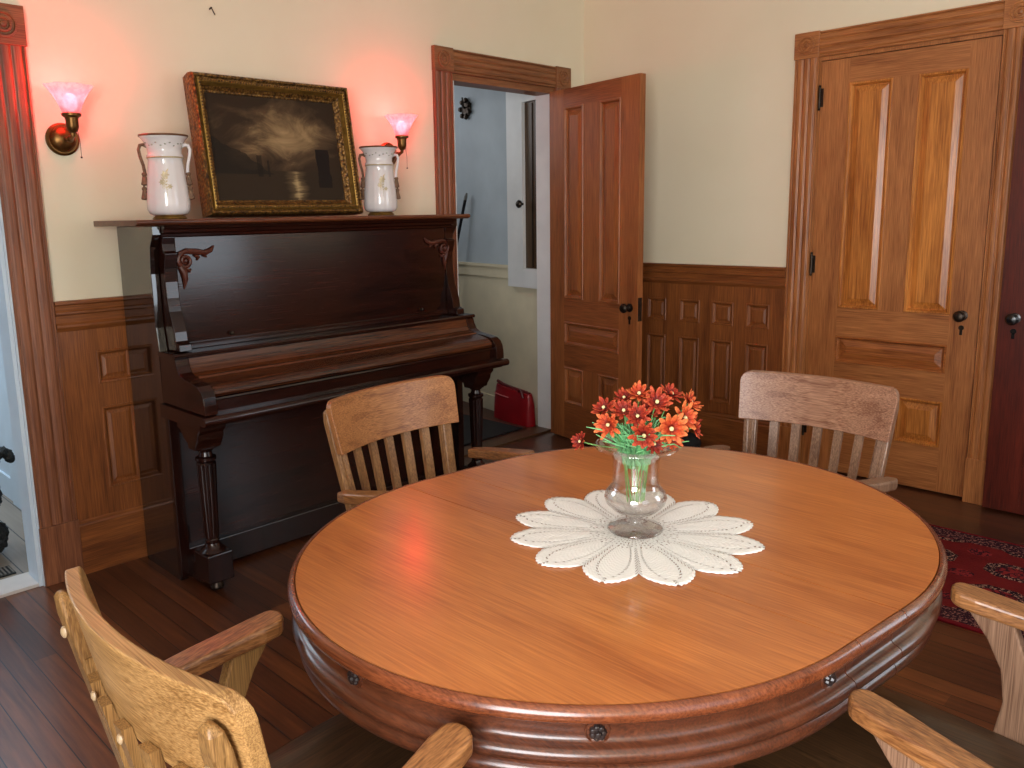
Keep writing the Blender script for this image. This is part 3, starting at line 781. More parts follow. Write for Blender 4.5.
for (x, y, d, c, s_, fc, lab) in FL:
    p = bp(x, y, d); nrm = (cr*fc[0]+Vector((0, 0, 1))*fc[1]-cf*fc[2]).normalized()
    a = nrm.cross(Vector((0, 0, 1)));
    if a.length < .1: a = cr.copy()
    a.normalize(); b2 = nrm.cross(a)
    fl = thing('artificial_flower', lab or 'small rust red or orange artificial flower crowded in the middle of the bouquet', 'flower', tuple(p), 0, 'artificial flowers in the glass vase')
    npet = 9
    m = MB()
    for layer in (0, 1):
        for k in range(npet):
            an = 2*pi*(k+.5*layer)/npet+random.uniform(-.12, .12); L = s_*random.uniform(.90, 1.20)*(1-.25*layer); lift = random.uniform(.0, .5)+.35*layer; wd = s_*.17
            dirv = a*cos(an)+b2*sin(an); side = nrm.cross(dirv)
            pts = []
            for (t, w) in ((.12, .35), (.4, .8), (.68, 1), (.88, .75), (1.0, .2)):
                cpt = dirv*(L*t)+nrm*(L*lift*t*t+.001*layer)
                for sg in (-1, 0, 1): pts.append(tuple(cpt+side*(wd*w*sg)-nrm*(.0018*(1-abs(sg)))))
            F = []
            for q in range(4):
                for w in range(2): i0 = q*3+w; F.append((i0, i0+1, i0+4, i0+3))
            m.add(pts, F)
    pet = m.build('petals', orange_p if c == 'o' else red_p, fl, smooth=True)
    sl = pet.modifiers.new('s', 'SOLIDIFY'); sl.thickness = .0009
    m = MB(); m.ball(tuple(nrm*.003), s_*.15, 10); m.build('flower_centre', cream_c, fl, smooth=True)
    # stem: curves down into the vase
    bx = Vector((VX, VY, 0))+cr*((x-635)*.0003)+cf*(d*.25)+Vector((0, 0, VZ+.062))
    nk = Vector((VX, VY, 0))+cr*max(-.028, min(.028, (x-635)*.0009))+cf*(d*.4)+Vector((0, 0, VZ+.165))
    P0 = p-nrm*.004; P1 = p-nrm*.03-Vector((0, 0, .008))
    pts = []
    for i in range(13):
        t = i/12
        if t < .5:
            q = t*2; v_ = P0*(1-q)**2+P1*2*q*(1-q)+(nk+Vector((0, 0, .012)))*q*q
        else:
            q = (t-.5)*2; v_ = (nk+Vector((0, 0, .012)))*(1-q)+bx*q
        pts.append(tuple(v_-p))
    MB().tube(pts, .0013, 6).build('stem', stem_m, fl, smooth=True)
# green foliage: thin curling strands nobody could count
m = MB(); random.seed(5)
for k in range(150):
    a = random.uniform(0, 2*pi); r0 = random.uniform(.0, .028)
    z0 = VZ+random.uniform(.13, .17); L = random.uniform(.05, .10)
    p = Vector((VX+r0*cos(a), VY+r0*sin(a), z0)); dr_ = Vector((cos(a), sin(a), 0))
    pts = []; ph = random.uniform(0, 6); out = random.uniform(.2, 1.0)
    side = Vector((-dr_.y, dr_.x, 0))
    for i in range(7):
        t = i/6
        q = p+dr_*(L*out*t*t*.9)+Vector((0, 0, L*(t-.35*t*t*out)))+side*(.018*sin(ph+t*7)*t)+Vector((0, 0, .008*cos(ph*2+t*9)*t))
        if q.z < VZ+.19 and (Vector((q.x-VX, q.y-VY))).length > .041:
            e = Vector((q.x-VX, q.y-VY)).normalized()*.041; q.x = VX+e.x; q.y = VY+e.y
        pts.append(tuple(q))
    m.tube(pts, [.0022, .0024, .0024, .0022, .002, .0016, .0008], 5)
fo = m.build('flower_foliage', green_m, smooth=True)
tag(fo, 'tangled green artificial foliage spilling over the rim of the glass vase', 'foliage', kind='stuff')

# ------------------------------------------------------------------ chairs
def make_chair(name, label):
    t = thing(name, label, 'chair', (0, 0, 0), 0, 'oak armchairs around the dining table')
    HW = .245
    def back(s, z, dy=0):
        k = (z-.44)/.44
        return (s*(.205+.040*k), -.215-.045*(1-s*s)-.095*k+dy, z)
    # seat
    def so(a):
        # rounded seat outline, a in 0..1
        an = 2*pi*a; c, s_ = cos(an), sin(an)
        q = lambda v: math.copysign(abs(v)**.5, v)
        w = .235+.02*q(s_); return (w*q(c), .02+.235*q(s_))
    m = MB(); n = 56; K = 8
    def top(a, b):
        x, y = so(a); x *= b; y = .02+(y-.02)*b
        dip = .012*math.exp(-((abs(x)-.1)/.08)**2-((y+.03)/.13)**2)
        return (x, y, .445-dip-(.006 if b > .98 else 0))
    m.grid(top, n, K); m.grid(lambda a, b: (so(a)[0]*(1-.03*(b)), .02+(so(a)[1]-.02)*(1-.03*b), .439-.03*b), n, 2)
    m.add([(so(i/n)[0]*.97, .02+(so(i/n)[1]-.02)*.97, .409) for i in range(n)], [tuple(range(n))])
    m.build('seat', seat_m, t, smooth=True)
    m = MB(); m.box(-.17, .17, -.15, .2, .385, .409); m.build('seat_block', seat_m, t, bev=.004)
    # crest rail
    def cz(s):
        e = max(0, abs(s)-.88)/.12; return .888-.036*(1-sqrt(max(0, 1-e*e)))
    def cr_(dy):
        def f(a, b):
            s = -1+2*a; s = math.copysign(1-(1-abs(s))**1.35, s) if abs(s) > 0 else 0
            zt = cz(s); z = .738+(zt-.738)*b; sx = s*(1.0)
            return back(sx*1.03, z, dy)
        return f
    m = MB(); m.grid(cr_(.012), 40, 8, thick=cr_(-.011)); m.build('crest_rail', chair_x, t, bev=.003, smooth=False)
    # slats
    for k in range(7):
        s = -.89+1.78*k/6
        m = MB()
        def sl(off):
            return lambda a, b: back(s+(a-.5)*.115, .43+(.76-.43)*b, off)
        m.grid(sl(-.012), 1, 6, thick=sl(-.026)); m.build('slat', chair_z, t)
    # outer posts
    for sg in (-1, 1):
        m = MB()
        P = []
        prof = [(-.017, -.016), (.017, -.016), (.017, .016), (-.017, .016)]
        zs = [.36, .44, .55, .65, .74, .825, .850, .860]; sc = [1, 1, 1, 1, 1.05, 1, .8, .4]
        for z, q in zip(zs, sc):
            bx, by, bz = back(sg*.93, max(z, .40), -.023)
            for a, c in prof: P.append((bx+a*1.1*(1 if q > .9 else q), by+c*.8*q-.002, z))
        F = [(4*i+j, 4*i+(j+1) % 4, 4*i+4+(j+1) % 4, 4*i+4+j) for i in range(len(zs)-1) for j in range(4)]+[(3, 2, 1, 0), tuple(4*len(zs)-4+j for j in range(4))]
        m.add(P, F); po_ = m.build('back_post', chair_z, t, bev=.005, seg=3)
        bx, by, bz = back(sg*.93, .80, -.041)
        MB().ball((bx, by, bz), .009, 10, (1, .6, 1)).build('bolt_cap', button, po_, smooth=True)
    for s in (-.53, 0, .53):
        bx, by, bz = back(s, .742, -.027)
        MB().ball((bx, by, bz), .007, 10, (1, .6, 1)).build('bolt_cap', button, t, smooth=True)
    # arms
    for sg in (-1, 1):
        zA = .690
        pts = [(-.245, .265), (-.20, .268), (-.14, .262), (-.07, .252), (-.01, .242), (.01, .24)]
        m = MB()
        cent = []
        for y, x in pts: cent.append(Vector((sg*x, y)))
        ws = [.016, .024, .027, .028, .030, .028]
        L_, R2 = [], []
        for i, c in enumerate(cent):
            d = (cent[min(i+1, 5)]-cent[max(i-1, 0)]).normalized(); nn = Vector((-d.y, d.x))
            L_.append(c+nn*ws[i]); R2.append(c-nn*ws[i])
        c = cent[-1]; d = Vector((0, 1))
        tip = [(c.x-sg*0+.028*cos(a), c.y+.022*sin(a)) for a in [pi*i/8 for i in range(0, 9)]]
        outl = [tuple(v) for v in L_[:-1]]+[p for p in reversed(tip)]+[tuple(v) for v in reversed(R2[:-1])]
        m.prism(outl, zA-.030, zA, lambda p, q, tt: (p, q, tt+.16*(q-.01)))
        arm = m.build('arm', chair_y, t, bev=.007, seg=3)
        # curved arm support
        cl = [(.405, -.085, .032), (.44, -.088, .031), (.50, -.094, .027), (.56, -.084, .025), (.61, -.062, .028), (.642, -.044, .034), (.655, -.038, .038)]
        prf = [(y+w, z) for z, y, w in cl]+[(y-w, z) for z, y, w in reversed(cl)]
        m = MB(); m.prism(prf, sg*.228, sg*.254, lambda p, q, tt: (tt, p, q)); m.build('arm_support', chair_z, t, bev=.004)
    # legs and stretchers
    for sx in (-1, 1):
        for sy in (-1, 1):
            m = MB(); a = (sx*.185, .02+sy*.165, .41); e = (sx*.215, .02+sy*.20, 0)
            m.tube([a, tuple(a[i]*.5+e[i]*.5 for i in range(3)), e], [.021, .019, .015], 10); m.build('leg', chair_z, t, smooth=True)
    m = MB()
    for sx in (-1, 1): m.tube([(sx*.205, -.165, .15), (sx*.205, .205, .15)], .011, 8)
    m.tube([(-.205, .02, .15), (.205, .02, .15)], .011, 8)
    m.build('stretcher', chair_z, t, smooth=True)
    return t
ch = make_chair('banker_armchair', 'orange-brown oak slat-back armchair between the piano and the dining table')
def remat(root, mp):
    for o in [root]+list(root.children_recursive):
        if o.type == 'MESH' and o.material_slots and o.material_slots[0].material:
            mm = o.material_slots[0].material
            if mm in mp:
                o.material_slots[0].link = 'OBJECT'; o.material_slots[0].material = mp[mm]
c2 = copy_tree(ch); c3 = copy_tree(ch); c4 = copy_tree(ch)
ch.location = (-2.748, -1.758, 0); ch.rotation_euler = (0, 0, pi+.06)
c2.location = (-2.165, -2.352, 0); c2.scale = (.94, 1, 1); c2.rotation_euler = (0, 0, pi/2+.03)
c2['label'] = 'greyish oak slat-back armchair in front of the wide closed closet door'
c3.location = (-3.603, -2.358, 0); c3.scale = (1.0, .97, 1.014); c3.rotation_euler = (0, 0, -pi/2)
c3['label'] = 'oak armchair with window light painted into its yellowish wood, at the left end of the table seen from behind its crest rail'
c4.location = (-2.888, -2.978, 0); c4.scale = (1, 1, 1.012); c4.rotation_euler = (0, 0, .0)
c4['label'] = 'oak armchair at the lower right of which only arms, arm supports and dark seat show'
remat(c2, {chair_x: grey_x, chair_z: grey_z, chair_y: grey_z})
remat(c3, {chair_x: lit_x, chair_z: lit_z, chair_y: chair_y})  # left chair gets the oak with window light in its colour
remat(c4, {chair_z: grey_z})

# ------------------------------------------------------------------ piano
PX0, PX1 = -3.0, -1.478
pn = thing('upright_piano', 'dark antique upright piano with carved scrolls and closed fallboard against the back wall', 'piano', (-2.23, -.36, 0))
def pb(mb, name, mat, bev=0, smooth=False, parent=None, **k):
    o = mb.build(name, mat, parent or pn, bev=bev, smooth=smooth, **k)
    for v in o.data.vertices: v.co -= pn.location
    return o
# sides: profile in y,z extruded in x
side = [(-.05, .0), (-.365, .0), (-.365, .66), (-.345, .70), (-.352, .90), (-.336, 1.0), (-.332, 1.2), (-.345, 1.30), (-.375, 1.345), (-.375, 1.376), (-.05, 1.376)]
for x0, x1 in ((PX0, PX0+.032), (PX1-.032, PX1)):
    pb(MB().prism(side, x0, x1, lambda p, q, t: (t, p, q)), 'side_panel', piano_side, .002)
    xm = (x0+x1)/2
    pb(MB().box(x0-.004, x1+.004, -.385, -.355, .02, .66), 'corner_stile', piano_z, .003)
# lid
lid = [(-.03, 1.378), (-.425, 1.378), (-.438, 1.384), (-.440, 1.392), (-.435, 1.399), (-.03, 1.399)]
pb(MB().prism(lid, -3.078, -1.448, lambda p, q, t: (t, p, q)), 'lid', piano_lid, .002)
pb(MB().box(PX0+.03, PX1-.03, -.06, -.04, .05, 1.37), 'back_board', piano_z)
# cornice under the lid
cor = [(-.33, 1.378), (-.41, 1.378), (-.405, 1.366), (-.392, 1.362), (-.390, 1.352), (-.378, 1.346), (-.376, 1.338), (-.366, 1.332), (-.33, 1.332)]
pb(MB().prism(cor, PX0+.033, PX1-.033, lambda p, q, t: (t, p, q)), 'cornice', piano_x)
# pilasters with scrolled faces
pil = [(-.33, .915), (-.448, .915), (-.446, .940), (-.420, .950), (-.416, .985), (-.404, 1.02), (-.388, 1.06), (-.378, 1.11), (-.374, 1.17), (-.377, 1.22), (-.388, 1.255), (-.392, 1.275), (-.378, 1.283), (-.374, 1.31), (-.382, 1.335), (-.33, 1.345)]
for x0 in (PX0+.034, PX1-.034-.048):
    pb(MB().prism(pil, x0, x0+.048, lambda p, q, t: (t, p, q)), 'pilaster', piano_x, .002)
# music panel
pb(MB().box(PX0+.084, PX1-.084, -.372, -.345, .93, 1.334), 'music_panel', piano_x, .001)
# carved scroll ornaments
def scroll(u0, v0, flip):
    T = lambda x, y, z: (u0+flip*x, -.372-z, v0+y)
    m = MB(T)
    pts = []
    for i in range(26):
        a = i/25*3.3*pi; r = .030*(1-i/25*.82); pts.append((.02+r*cos(a+pi*.6), -.03+r*sin(a+pi*.6), .006))
    m.tube(pts, [.009-.004*i/25 for i in range(26)], 8)
    m.tube([(-.004, -.002, .005), (.03, .006, .007), (.07, .002, .007), (.10, -.004, .007), (.125, .006, .006), (.140, .022, .003)], [.006, .011, .012, .011, .009, .003], 8)
    m.tube([(.06, -.008, .004), (.075, -.02, .005), (.068, -.03, .003)], [.008, .007, .003], 8)
    m.tube([(.095, -.010, .004), (.108, -.020, .004)], [.008, .003], 8)
    m.tube([(.0, -.05, .005), (.014, -.075, .007), (.016, -.10, .006), (.010, -.135, .002)], [.010, .013, .010, .002], 8)
    m.tube([(.02, -.06, .005), (.036, -.07, .005), (.042, -.06, .003)], [.007, .006, .002], 8)
    m.ball((.02, -.03, .006), .010, 10)
    pb(m, 'carved_scroll', carve, smooth=True)
scroll(-2.905, 1.275, 1); scroll(-1.555, 1.268, -1)
for x in (-2.72, -1.73): pb(MB().lathe([(.006, -.372), (.005, -.378), (.009, -.384), (.007, -.390), (.002, -.392)], (x, 0, .953), 14, 'y'), 'panel_knob', bronze, smooth=True)
# shelf above the fallboard
shf = [(-.34, .912), (-.478, .912), (-.484, .907), (-.484, .900), (-.478, .896), (-.34, .896)]
pb(MB().prism(shf, PX0-.004, PX1+.004, lambda p, q, t: (t, p, q)), 'shelf', piano_x)
pb(MB().box(PX0+.084, PX1-.084, -.385, -.372, .912, .935), 'panel_ledge', piano_x, .002)
pb(MB().box(PX0+.034, PX1-.034, -.474, -.34, .60, .896), 'action_case', piano_x)
# fallboard: concave sweep then flat then roll
fall = [(-.470, .893), (-.476, .893), (-.482, .873), (-.488, .858), (-.500, .842), (-.520, .833), (-.536, .829), (-.540, .833), (-.546, .833), (-.550, .827), (-.60, .818), (-.628, .812), (-.640, .806), (-.650, .795), (-.655, .783), (-.650, .772), (-.47, .772)]
pb(MB().prism(fall, PX0+.052, PX1-.052, lambda p, q, t: (t, p, q)), 'fallboard', piano_fall)
slip = [(-.47, .770), (-.662, .770), (-.664, .764), (-.658, .760), (-.658, .712), (-.47, .712)]
pb(MB().prism(slip, PX0+.052, PX1-.052, lambda p, q, t: (t, p, q)), 'key_slip', piano_x)
cheek = [(-.34, .895), (-.477, .895), (-.485, .87), (-.500, .845), (-.522, .834), (-.545, .828), (-.60, .822), (-.640, .815), (-.662, .80), (-.675, .778), (-.680, .75), (-.682, .714), (-.34, .714)]
for x0 in (PX0, PX1-.050): pb(MB().prism(cheek, x0, x0+.050, lambda p, q, t: (t, p, q)), 'cheek_block', piano_x, .003)
bed = [(-.34, .712), (-.690, .712)]+[(-.690+.0-.016*sin(a), .696+.016*cos(a)) for a in [pi*i/8 for i in range(9)]]+[(-.66, .680), (-.655, .668), (-.34, .66)]
pb(MB().prism(bed, PX0-.012, PX1+.012, lambda p, q, t: (t, p, q)), 'keybed', piano_x, smooth=True)
# lower panel and base
pb(MB().box(PX0+.034, PX1-.034, -.345, -.325, .12, .665), 'lower_panel', piano_x, .001)
pb(MB().box(PX0+.034, PX1-.034, -.372, -.32, .015, .125), 'bottom_rail', piano_z, .004)
pb(MB().box(PX0+.034, PX1-.034, -.37, -.34, .60, .665), 'upper_rail', piano_x, .003)
def piano_leg(cx):
    cy = -.525
    lg = MB()
    n = 40; P = []; F = []
    zs = [(.185, .024), (.20, .027), (.205, .023), (.215, .0265), (.36, .031), (.50, .036), (.505, .030), (.515, .038), (.525, .038), (.530, .026), (.545, .022), (.552, .030), (.56, .032)]
    for z, r in zs:
        fl_ = .0045 if .21 < z < .501 else 0
        for i in range(n):
            a = 2*pi*i/n; rr = r-fl_*(abs(sin(a*5))**.7*-1+1)
            P.append((cx+rr*cos(a), cy+rr*sin(a), z))
    for k in range(len(zs)-1):
        for i in range(n): F.append((k*n+i, k*n+(i+1) % n, (k+1)*n+(i+1) % n, (k+1)*n+i))
    F += [tuple(range(n)), tuple((len(zs)-1)*n+i for i in range(n))]
    lg.add(P, F)
    L = pb(lg, 'leg', piano_z, smooth=True)
    # capital bracket
    br = [(-.40, .66), (-.605, .66), (-.60, .64), (-.585, .625), (-.578, .60), (-.56, .575), (-.555, .56), (-.495, .56), (-.49, .58), (-.46, .595), (-.44, .62), (-.40, .63)]
    pb(MB().prism(br, cx-.052, cx+.052, lambda p, q, t: (t, p, q)), 'capital_bracket', piano_x, .006, parent=L)
    pb(MB().box(cx-.030, cx+.030, cy-.030, cy+.030, .555, .60), 'leg_capital', piano_x, .005, parent=L)
    pb(MB().box(cx-.052, cx+.052, cy-.058, cy+.052, .045, .158), 'toe_block', piano_z, .006, parent=L)
    pb(MB().lathe([(.052, .156), (.040, .168), (.030, .176), (.026, .188)], (cx, cy, 0), 20), 'leg_base', piano_z, smooth=True, parent=L)
    pb(MB().box(cx-.040, cx+.040, cy+.05, -.37, .02, .10), 'toe_rail', piano_z, .004, parent=L)
    pb(MB().lathe([(.022, .006), (.026, .014), (.022, .03), (.012, .046)], (cx, cy-.01, 0), 14), 'caster', bronze, smooth=True, parent=L)
    pb(MB().lathe([(.012, .0), (.022, .007)], (cx, cy-.01, 0), 14), 'caster_cup', iron, smooth=True, parent=L)
piano_leg(-2.935); piano_leg(-1.520)
m = MB()
for x in (-2.6, -1.85): m.box(x-.03, x+.03, -.30, -.08, .0, .06)
m.box(PX0+.034, PX1-.034, -.32, -.06, .05, .08)
pb(m, 'bottom_board', piano_z)

# ------------------------------------------------------------------ painting
def painting_mat():
    m, nt, b = base('dark moonlit harbour canvas', .6, .15)
    tc = N(nt, 'ShaderNodeTexCoord'); sp = N(nt, 'ShaderNodeSeparateXYZ'); nt.links.new(tc.outputs['Object'], sp.inputs[0])
    x, z = sp.outputs[0], sp.outputs[2]      # x -.30...30, z 0...41
    n1 = noise_(nt, coords(nt, (5, 1, 9)), 1, 5, .6, 1.0)
    n2 = noise_(nt, coords(nt, (6, 1, 46)), 1, 3, .6)
    dx = math_(nt, 'DIVIDE', math_(nt, 'SUBTRACT', x, .03), .24); dz = math_(nt, 'DIVIDE', math_(nt, 'SUBTRACT', z, .27), .14)
    glow = math_(nt, 'SUBTRACT', 1, math_(nt, 'SQRT', math_(nt, 'ADD', math_(nt, 'MULTIPLY', dx, dx), math_(nt, 'MULTIPLY', dz, dz))))
    g = math_(nt, 'ADD', math_(nt, 'MULTIPLY', glow, .6), math_(nt, 'MULTIPLY', math_(nt, 'SUBTRACT', n1, .42), 1.5))
    sky = ramp(nt, g, [(0, rgb(52, 38, 26)), (.3, rgb(84, 64, 44)), (.65, rgb(150, 122, 86)), (1, rgb(190, 160, 118))])
    wx = math_(nt, 'ABSOLUTE', math_(nt, 'DIVIDE', math_(nt, 'SUBTRACT', x, .07), .05))
    g2 = math_(nt, 'ADD', math_(nt, 'MULTIPLY', math_(nt, 'SUBTRACT', 1, wx), .55), math_(nt, 'MULTIPLY', math_(nt, 'SUBTRACT', n2, .45), 1.4))
    sea = ramp(nt, g2, [(0, rgb(50, 38, 26)), (.4, rgb(88, 70, 48)), (.8, rgb(186, 158, 112))])
    hor = math_(nt, 'GREATER_THAN', z, .125)
    c = mixc(nt, hor, sea, sky)
    # left shore and right tower silhouettes
    lft = math_(nt, 'LESS_THAN', math_(nt, 'ADD', z, math_(nt, 'MULTIPLY', x, .55)), math_(nt, 'MULTIPLY_ADD', n1, .10, .045))
    lz = math_(nt, 'MULTIPLY', lft, math_(nt, 'GREATER_THAN', z, .11)); c = mixc(nt, math_(nt, 'MULTIPLY', lz, .75), c, rgb(32, 26, 20))
    tx = math_(nt, 'LESS_THAN', math_(nt, 'ABSOLUTE', math_(nt, 'SUBTRACT', x, .215)), math_(nt, 'MULTIPLY_ADD', n1, .03, .02))
    tz = math_(nt, 'LESS_THAN', math_(nt, 'ABSOLUTE', math_(nt, 'SUBTRACT', z, .14)), .085)
    c = mixc(nt, math_(nt, 'MULTIPLY', tx, tz), c, rgb(30, 22, 18))
    for (sx_, w_, h_) in ((-.10, .012, .19), (-.06, .005, .17)):
        a = math_(nt, 'LESS_THAN', math_(nt, 'ABSOLUTE', math_(nt, 'SUBTRACT', x, sx_)), w_)
        bb = math_(nt, 'MULTIPLY', math_(nt, 'LESS_THAN', z, h_), math_(nt, 'GREATER_THAN', z, .10))
        c = mixc(nt, math_(nt, 'MULTIPLY', math_(nt, 'MULTIPLY', a, bb), .7), c, rgb(30, 24, 18))
    nt.links.new(c, b.inputs['Base Color'])
    return m
def gilt_frame_mat():
    m, nt, b = base('ornate dark gilt', .42, .5, .55)
    v = N(nt, 'ShaderNodeTexVoronoi'); v.inputs['Scale'].default_value = 1; nt.links.new(coords(nt, (85,)*3), v.inputs['Vector'])
    n = noise_(nt, coords(nt, (40,)*3), 1, 4, .7)
    s = math_(nt, 'ADD', math_(nt, 'MULTIPLY', v.outputs['Distance'], .6), math_(nt, 'MULTIPLY', n, .6))
    nt.links.new(ramp(nt, s, [(.25, rgb(172, 132, 66)), (.55, rgb(120, 84, 38)), (.85, rgb(52, 34, 16))]), b.inputs['Base Color'])
    bump(nt, b, math_(nt, 'MULTIPLY', s, -1), 1, .006)
    return m
pf = thing('framed_painting', 'gilt-framed dark moonlit seascape painting leaning on the wall atop the piano', 'painting', (-2.322, -.243, 1.4135))
pf.rotation_euler = (radians(-9), 0, radians(-2))
gm = gilt_frame_mat()
# frame profile rings in local x,z with depth y (front = -y)
def frame_rings(ring, w, h):
    m = MB(frame((-w/2, 0, 0), (1, 0, 0), (0, 0, 1), (0, -1, 0)))
    P = []; F = []
    for ins, d in ring:
        P += [(ins, ins, d), (w-ins, ins, d), (w-ins, h-ins, d), (ins, h-ins, d)]
    for k in range(len(ring)-1):
        for i in range(4): F.append((4*k+i, 4*k+(i+1) % 4, 4*k+4+(i+1) % 4, 4*k+4+i))
    m.add(P, F); return m
PW, PH = .745, .575
frame_rings([(.004, -.085), (0, -.03), (.003, -.004), (.009, .004), (.015, .002), (.018, -.008), (.022, -.010)], PW, PH).build('outer_moulding', gm, pf)
frame_rings([(.022, -.010), (.026, .0), (.032, .004), (.038, 0), (.041, -.010), (.046, -.024)], PW, PH).build('leaf_moulding', gilt, pf)
frame_rings([(.046, -.024), (.060, -.040), (.066, -.042), (.069, -.050)], PW, PH).build('inner_slope', gm, pf)
# beads along the leaf moulding
m = MB(frame((-PW/2, 0, 0), (1, 0, 0), (0, 0, 1), (0, -1, 0)))
k = .032
for i in range(58):
    u = k+(PW-2*k)*i/57; m.ball((u, k, .003), .0052, 6); m.ball((u, PH-k, .003), .0052, 6)
for i in range(1, 40):
    v = k+(PH-2*k)*i/40; m.ball((k, v, .003), .0052, 6); m.ball((PW-k, v, .003), .0052, 6)
m.build('bead_row', gm, pf, smooth=True)
cv = MB().box(-.306, .306, .046, .06, 0, .439).build('canvas', painting_mat(), pf); cv.location = (0, 0, .068)
MB().box(-.36, .36, .062, .07, .03, .55).build('backing_board', plain('brown backing', rgb(90, 66, 44), .8), pf)

# ------------------------------------------------------------------ porcelain vases
def make_vase(label, loc, rz):
    t = thing('porcelain_vase', label, 'vase', loc, rz, 'porcelain vases on the piano')
    n = 48; P = []; F = []
    prof = [(.055, .016), (.070, .022), (.077, .036), (.078, .06), (.072, .13), (.064, .20), (.062, .222), (.066, .232), (.066, .240), (.061, .246), (.062, .262), (.070, .285), (.078, .298), (.088, .309), (.089, .313), (.085, .314), (.072, .296), (.058, .27), (.050, .24), (.05, .10), (.03, .05)]
    for r, z in prof:
        lob = .05 if .03 < z < .215 and r > .06 else 0
        for i in range(n):
            a = 2*pi*i/n; rr = r*(1+lob*(abs(cos(2*a))**.5-.75)); P.append((rr*cos(a), rr*sin(a), z))
    for k in range(len(prof)-1):
        for i in range(n): F.append((k*n+i, k*n+(i+1) % n, (k+1)*n+(i+1) % n, (k+1)*n+i))
    F += [tuple(range(n)), tuple((len(prof)-1)*n+i for i in range(n))]
    MB().add(P, F).build('vase_body', porcelain, t, smooth=True, angle=60)
    MB().lathe([(.060, .0), (.064, .004), (.058, .010), (.052, .014), (.056, .019)], n=32).build('gilt_foot', gilt, t, smooth=True)
    MB().lathe([(.0885, .308), (.0905, .311), (.0895, .3155), (.086, .3155)], n=40, cap=False).build('gilt_rim', plain('dull gilt line', rgb(120, 84, 60), .4, .5), t, smooth=True)
    MB().lathe([(.0665, .228), (.0680, .231), (.0665, .234)], n=40, cap=False).build('neck_band', gilt_pale, t, smooth=True)
    # neck garland
    m = MB()
    for i in range(26):
        a = 2*pi*i/26; z = .278+.006*sin(i*2.2); r = .0685+(z-.278)*.55; m.ball((r*cos(a), r*sin(a), z), .0042, 6, (1, 1, .7))
    m.build('neck_garland', plain('grey gilt garland', rgb(140, 136, 120), .4, .3, var=.3, scale=90), t, smooth=True)
    # floral motif front (towards -y)
    m = MB()
    def onv(x, z): r = .0745-.06*(z-.10); return (x, -sqrt(max(r*r-x*x, 1e-6))-.0006, z)
    def lf(x, z, ang, L, w):
        P = [onv(x, z)]
        for t_, s_ in ((.5, 1), (1, 0), (.5, -1)): P.append(onv(x+cos(ang)*L*t_-sin(ang)*w*s_, z+sin(ang)*L*t_+cos(ang)*w*s_))
        m.add(P, [(0, 1, 2, 3)])
    for z in [.07+i*.011 for i in range(10)]:
        lf(.0, z, 1.0, .020+.01*sin(z*40), .0035); lf(.0, z, 2.2, .020+.01*cos(z*50), .0035)
    for a in [k*pi/3 for k in range(6)]: lf(.0, .165, a, .017, .004); lf(-.014, .138, a, .012, .003); lf(.014, .122, a, .011, .003)
    m.tube([onv(0, .06), onv(.003, .1), onv(-.002, .14), onv(0, .17)], .0009, 5)
    mo = m.build('floral_motif', gilt_pale, t)
    # handles
    for sg in (-1, 1):
        pts = [(sg*.060, 0, .272), (sg*.074, 0, .280), (sg*.086, 0, .278), (sg*.092, 0, .262), (sg*.088, 0, .235), (sg*.080, 0, .205), (sg*.077, 0, .18), (sg*.074, 0, .165)]
        MB().tube(pts, [.006, .0065, .0065, .006, .006, .006, .006, .005], 8).build('handle', cordm if sg < 0 else porcelain, t, smooth=True)
        for z0, x0 in ((.172, .079), (.118, .083)):
            m = MB(lambda x, y, z, sg=sg, x0=x0, z0=z0: (sg*x0+x, y, z0+z))
            m.lathe([(.003, .006), (.008, .004), (.010, -.002), (.007, -.008), (.009, -.016), (.014, -.038), (.012, -.042), (.002, -.044)], n=14)
            m.build('tassel', cordm, t, smooth=True)
        MB().tube([(sg*.079, 0, .17), (sg*.083, 0, .14), (sg*.083, 0, .115)], .004, 6).build('tassel_cord', cordm, t, smooth=True)
    return t
v1 = make_vase('white porcelain handled vase with gilt foot, left of the painting on the piano', (-2.865, -.235, 1.3995), radians(-28))
v2 = copy_tree(v1); v2.location = (-1.838, -.235, 1.3995)
v2['label'] = 'white porcelain handled vase with gilt foot, right of the painting on the piano'

# ------------------------------------------------------------------ sconces
def shade_mat():
    m = bpy.data.materials.new('frosted pink glass'); m.use_nodes = True; nt = m.node_tree
    for n in list(nt.nodes): nt.nodes.remove(n)
    out = N(nt, 'ShaderNodeOutputMaterial'); tr = N(nt, 'ShaderNodeBsdfTranslucent'); tp = N(nt, 'ShaderNodeBsdfTransparent'); gl = N(nt, 'ShaderNodeBsdfGlossy')
    n = noise_(nt, coords(nt, (60,)*3), 1, 3)
    nt.links.new(ramp(nt, n, [(.4, (.9, .55, .6, 1)), (.6, (1, .8, .84, 1))]), tr.inputs[0])
    gl.inputs['Roughness'].default_value = .15; tp.inputs[0].default_value = (1, .93, .94, 1)
    a = N(nt, 'ShaderNodeMixShader'); a.inputs[0].default_value = .45; nt.links.new(tr.outputs[0], a.inputs[1]); nt.links.new(tp.outputs[0], a.inputs[2])
    b = N(nt, 'ShaderNodeMixShader'); b.inputs[0].default_value = .06; nt.links.new(a.outputs[0], b.inputs[1]); nt.links.new(gl.outputs[0], b.inputs[2])
    nt.links.new(b.outputs[0], out.inputs[0]); return m
def bulb_mat():
    m, nt, b = base('lit red bulb', .3)
    b.inputs['Base Color'].default_value = (.9, .1, .1, 1)
    b.inputs['Emission Color'].default_value = (1, .16, .20, 1); b.inputs['Emission Strength'].default_value = 5
    return m
shm = shade_mat(); bum = bulb_mat()
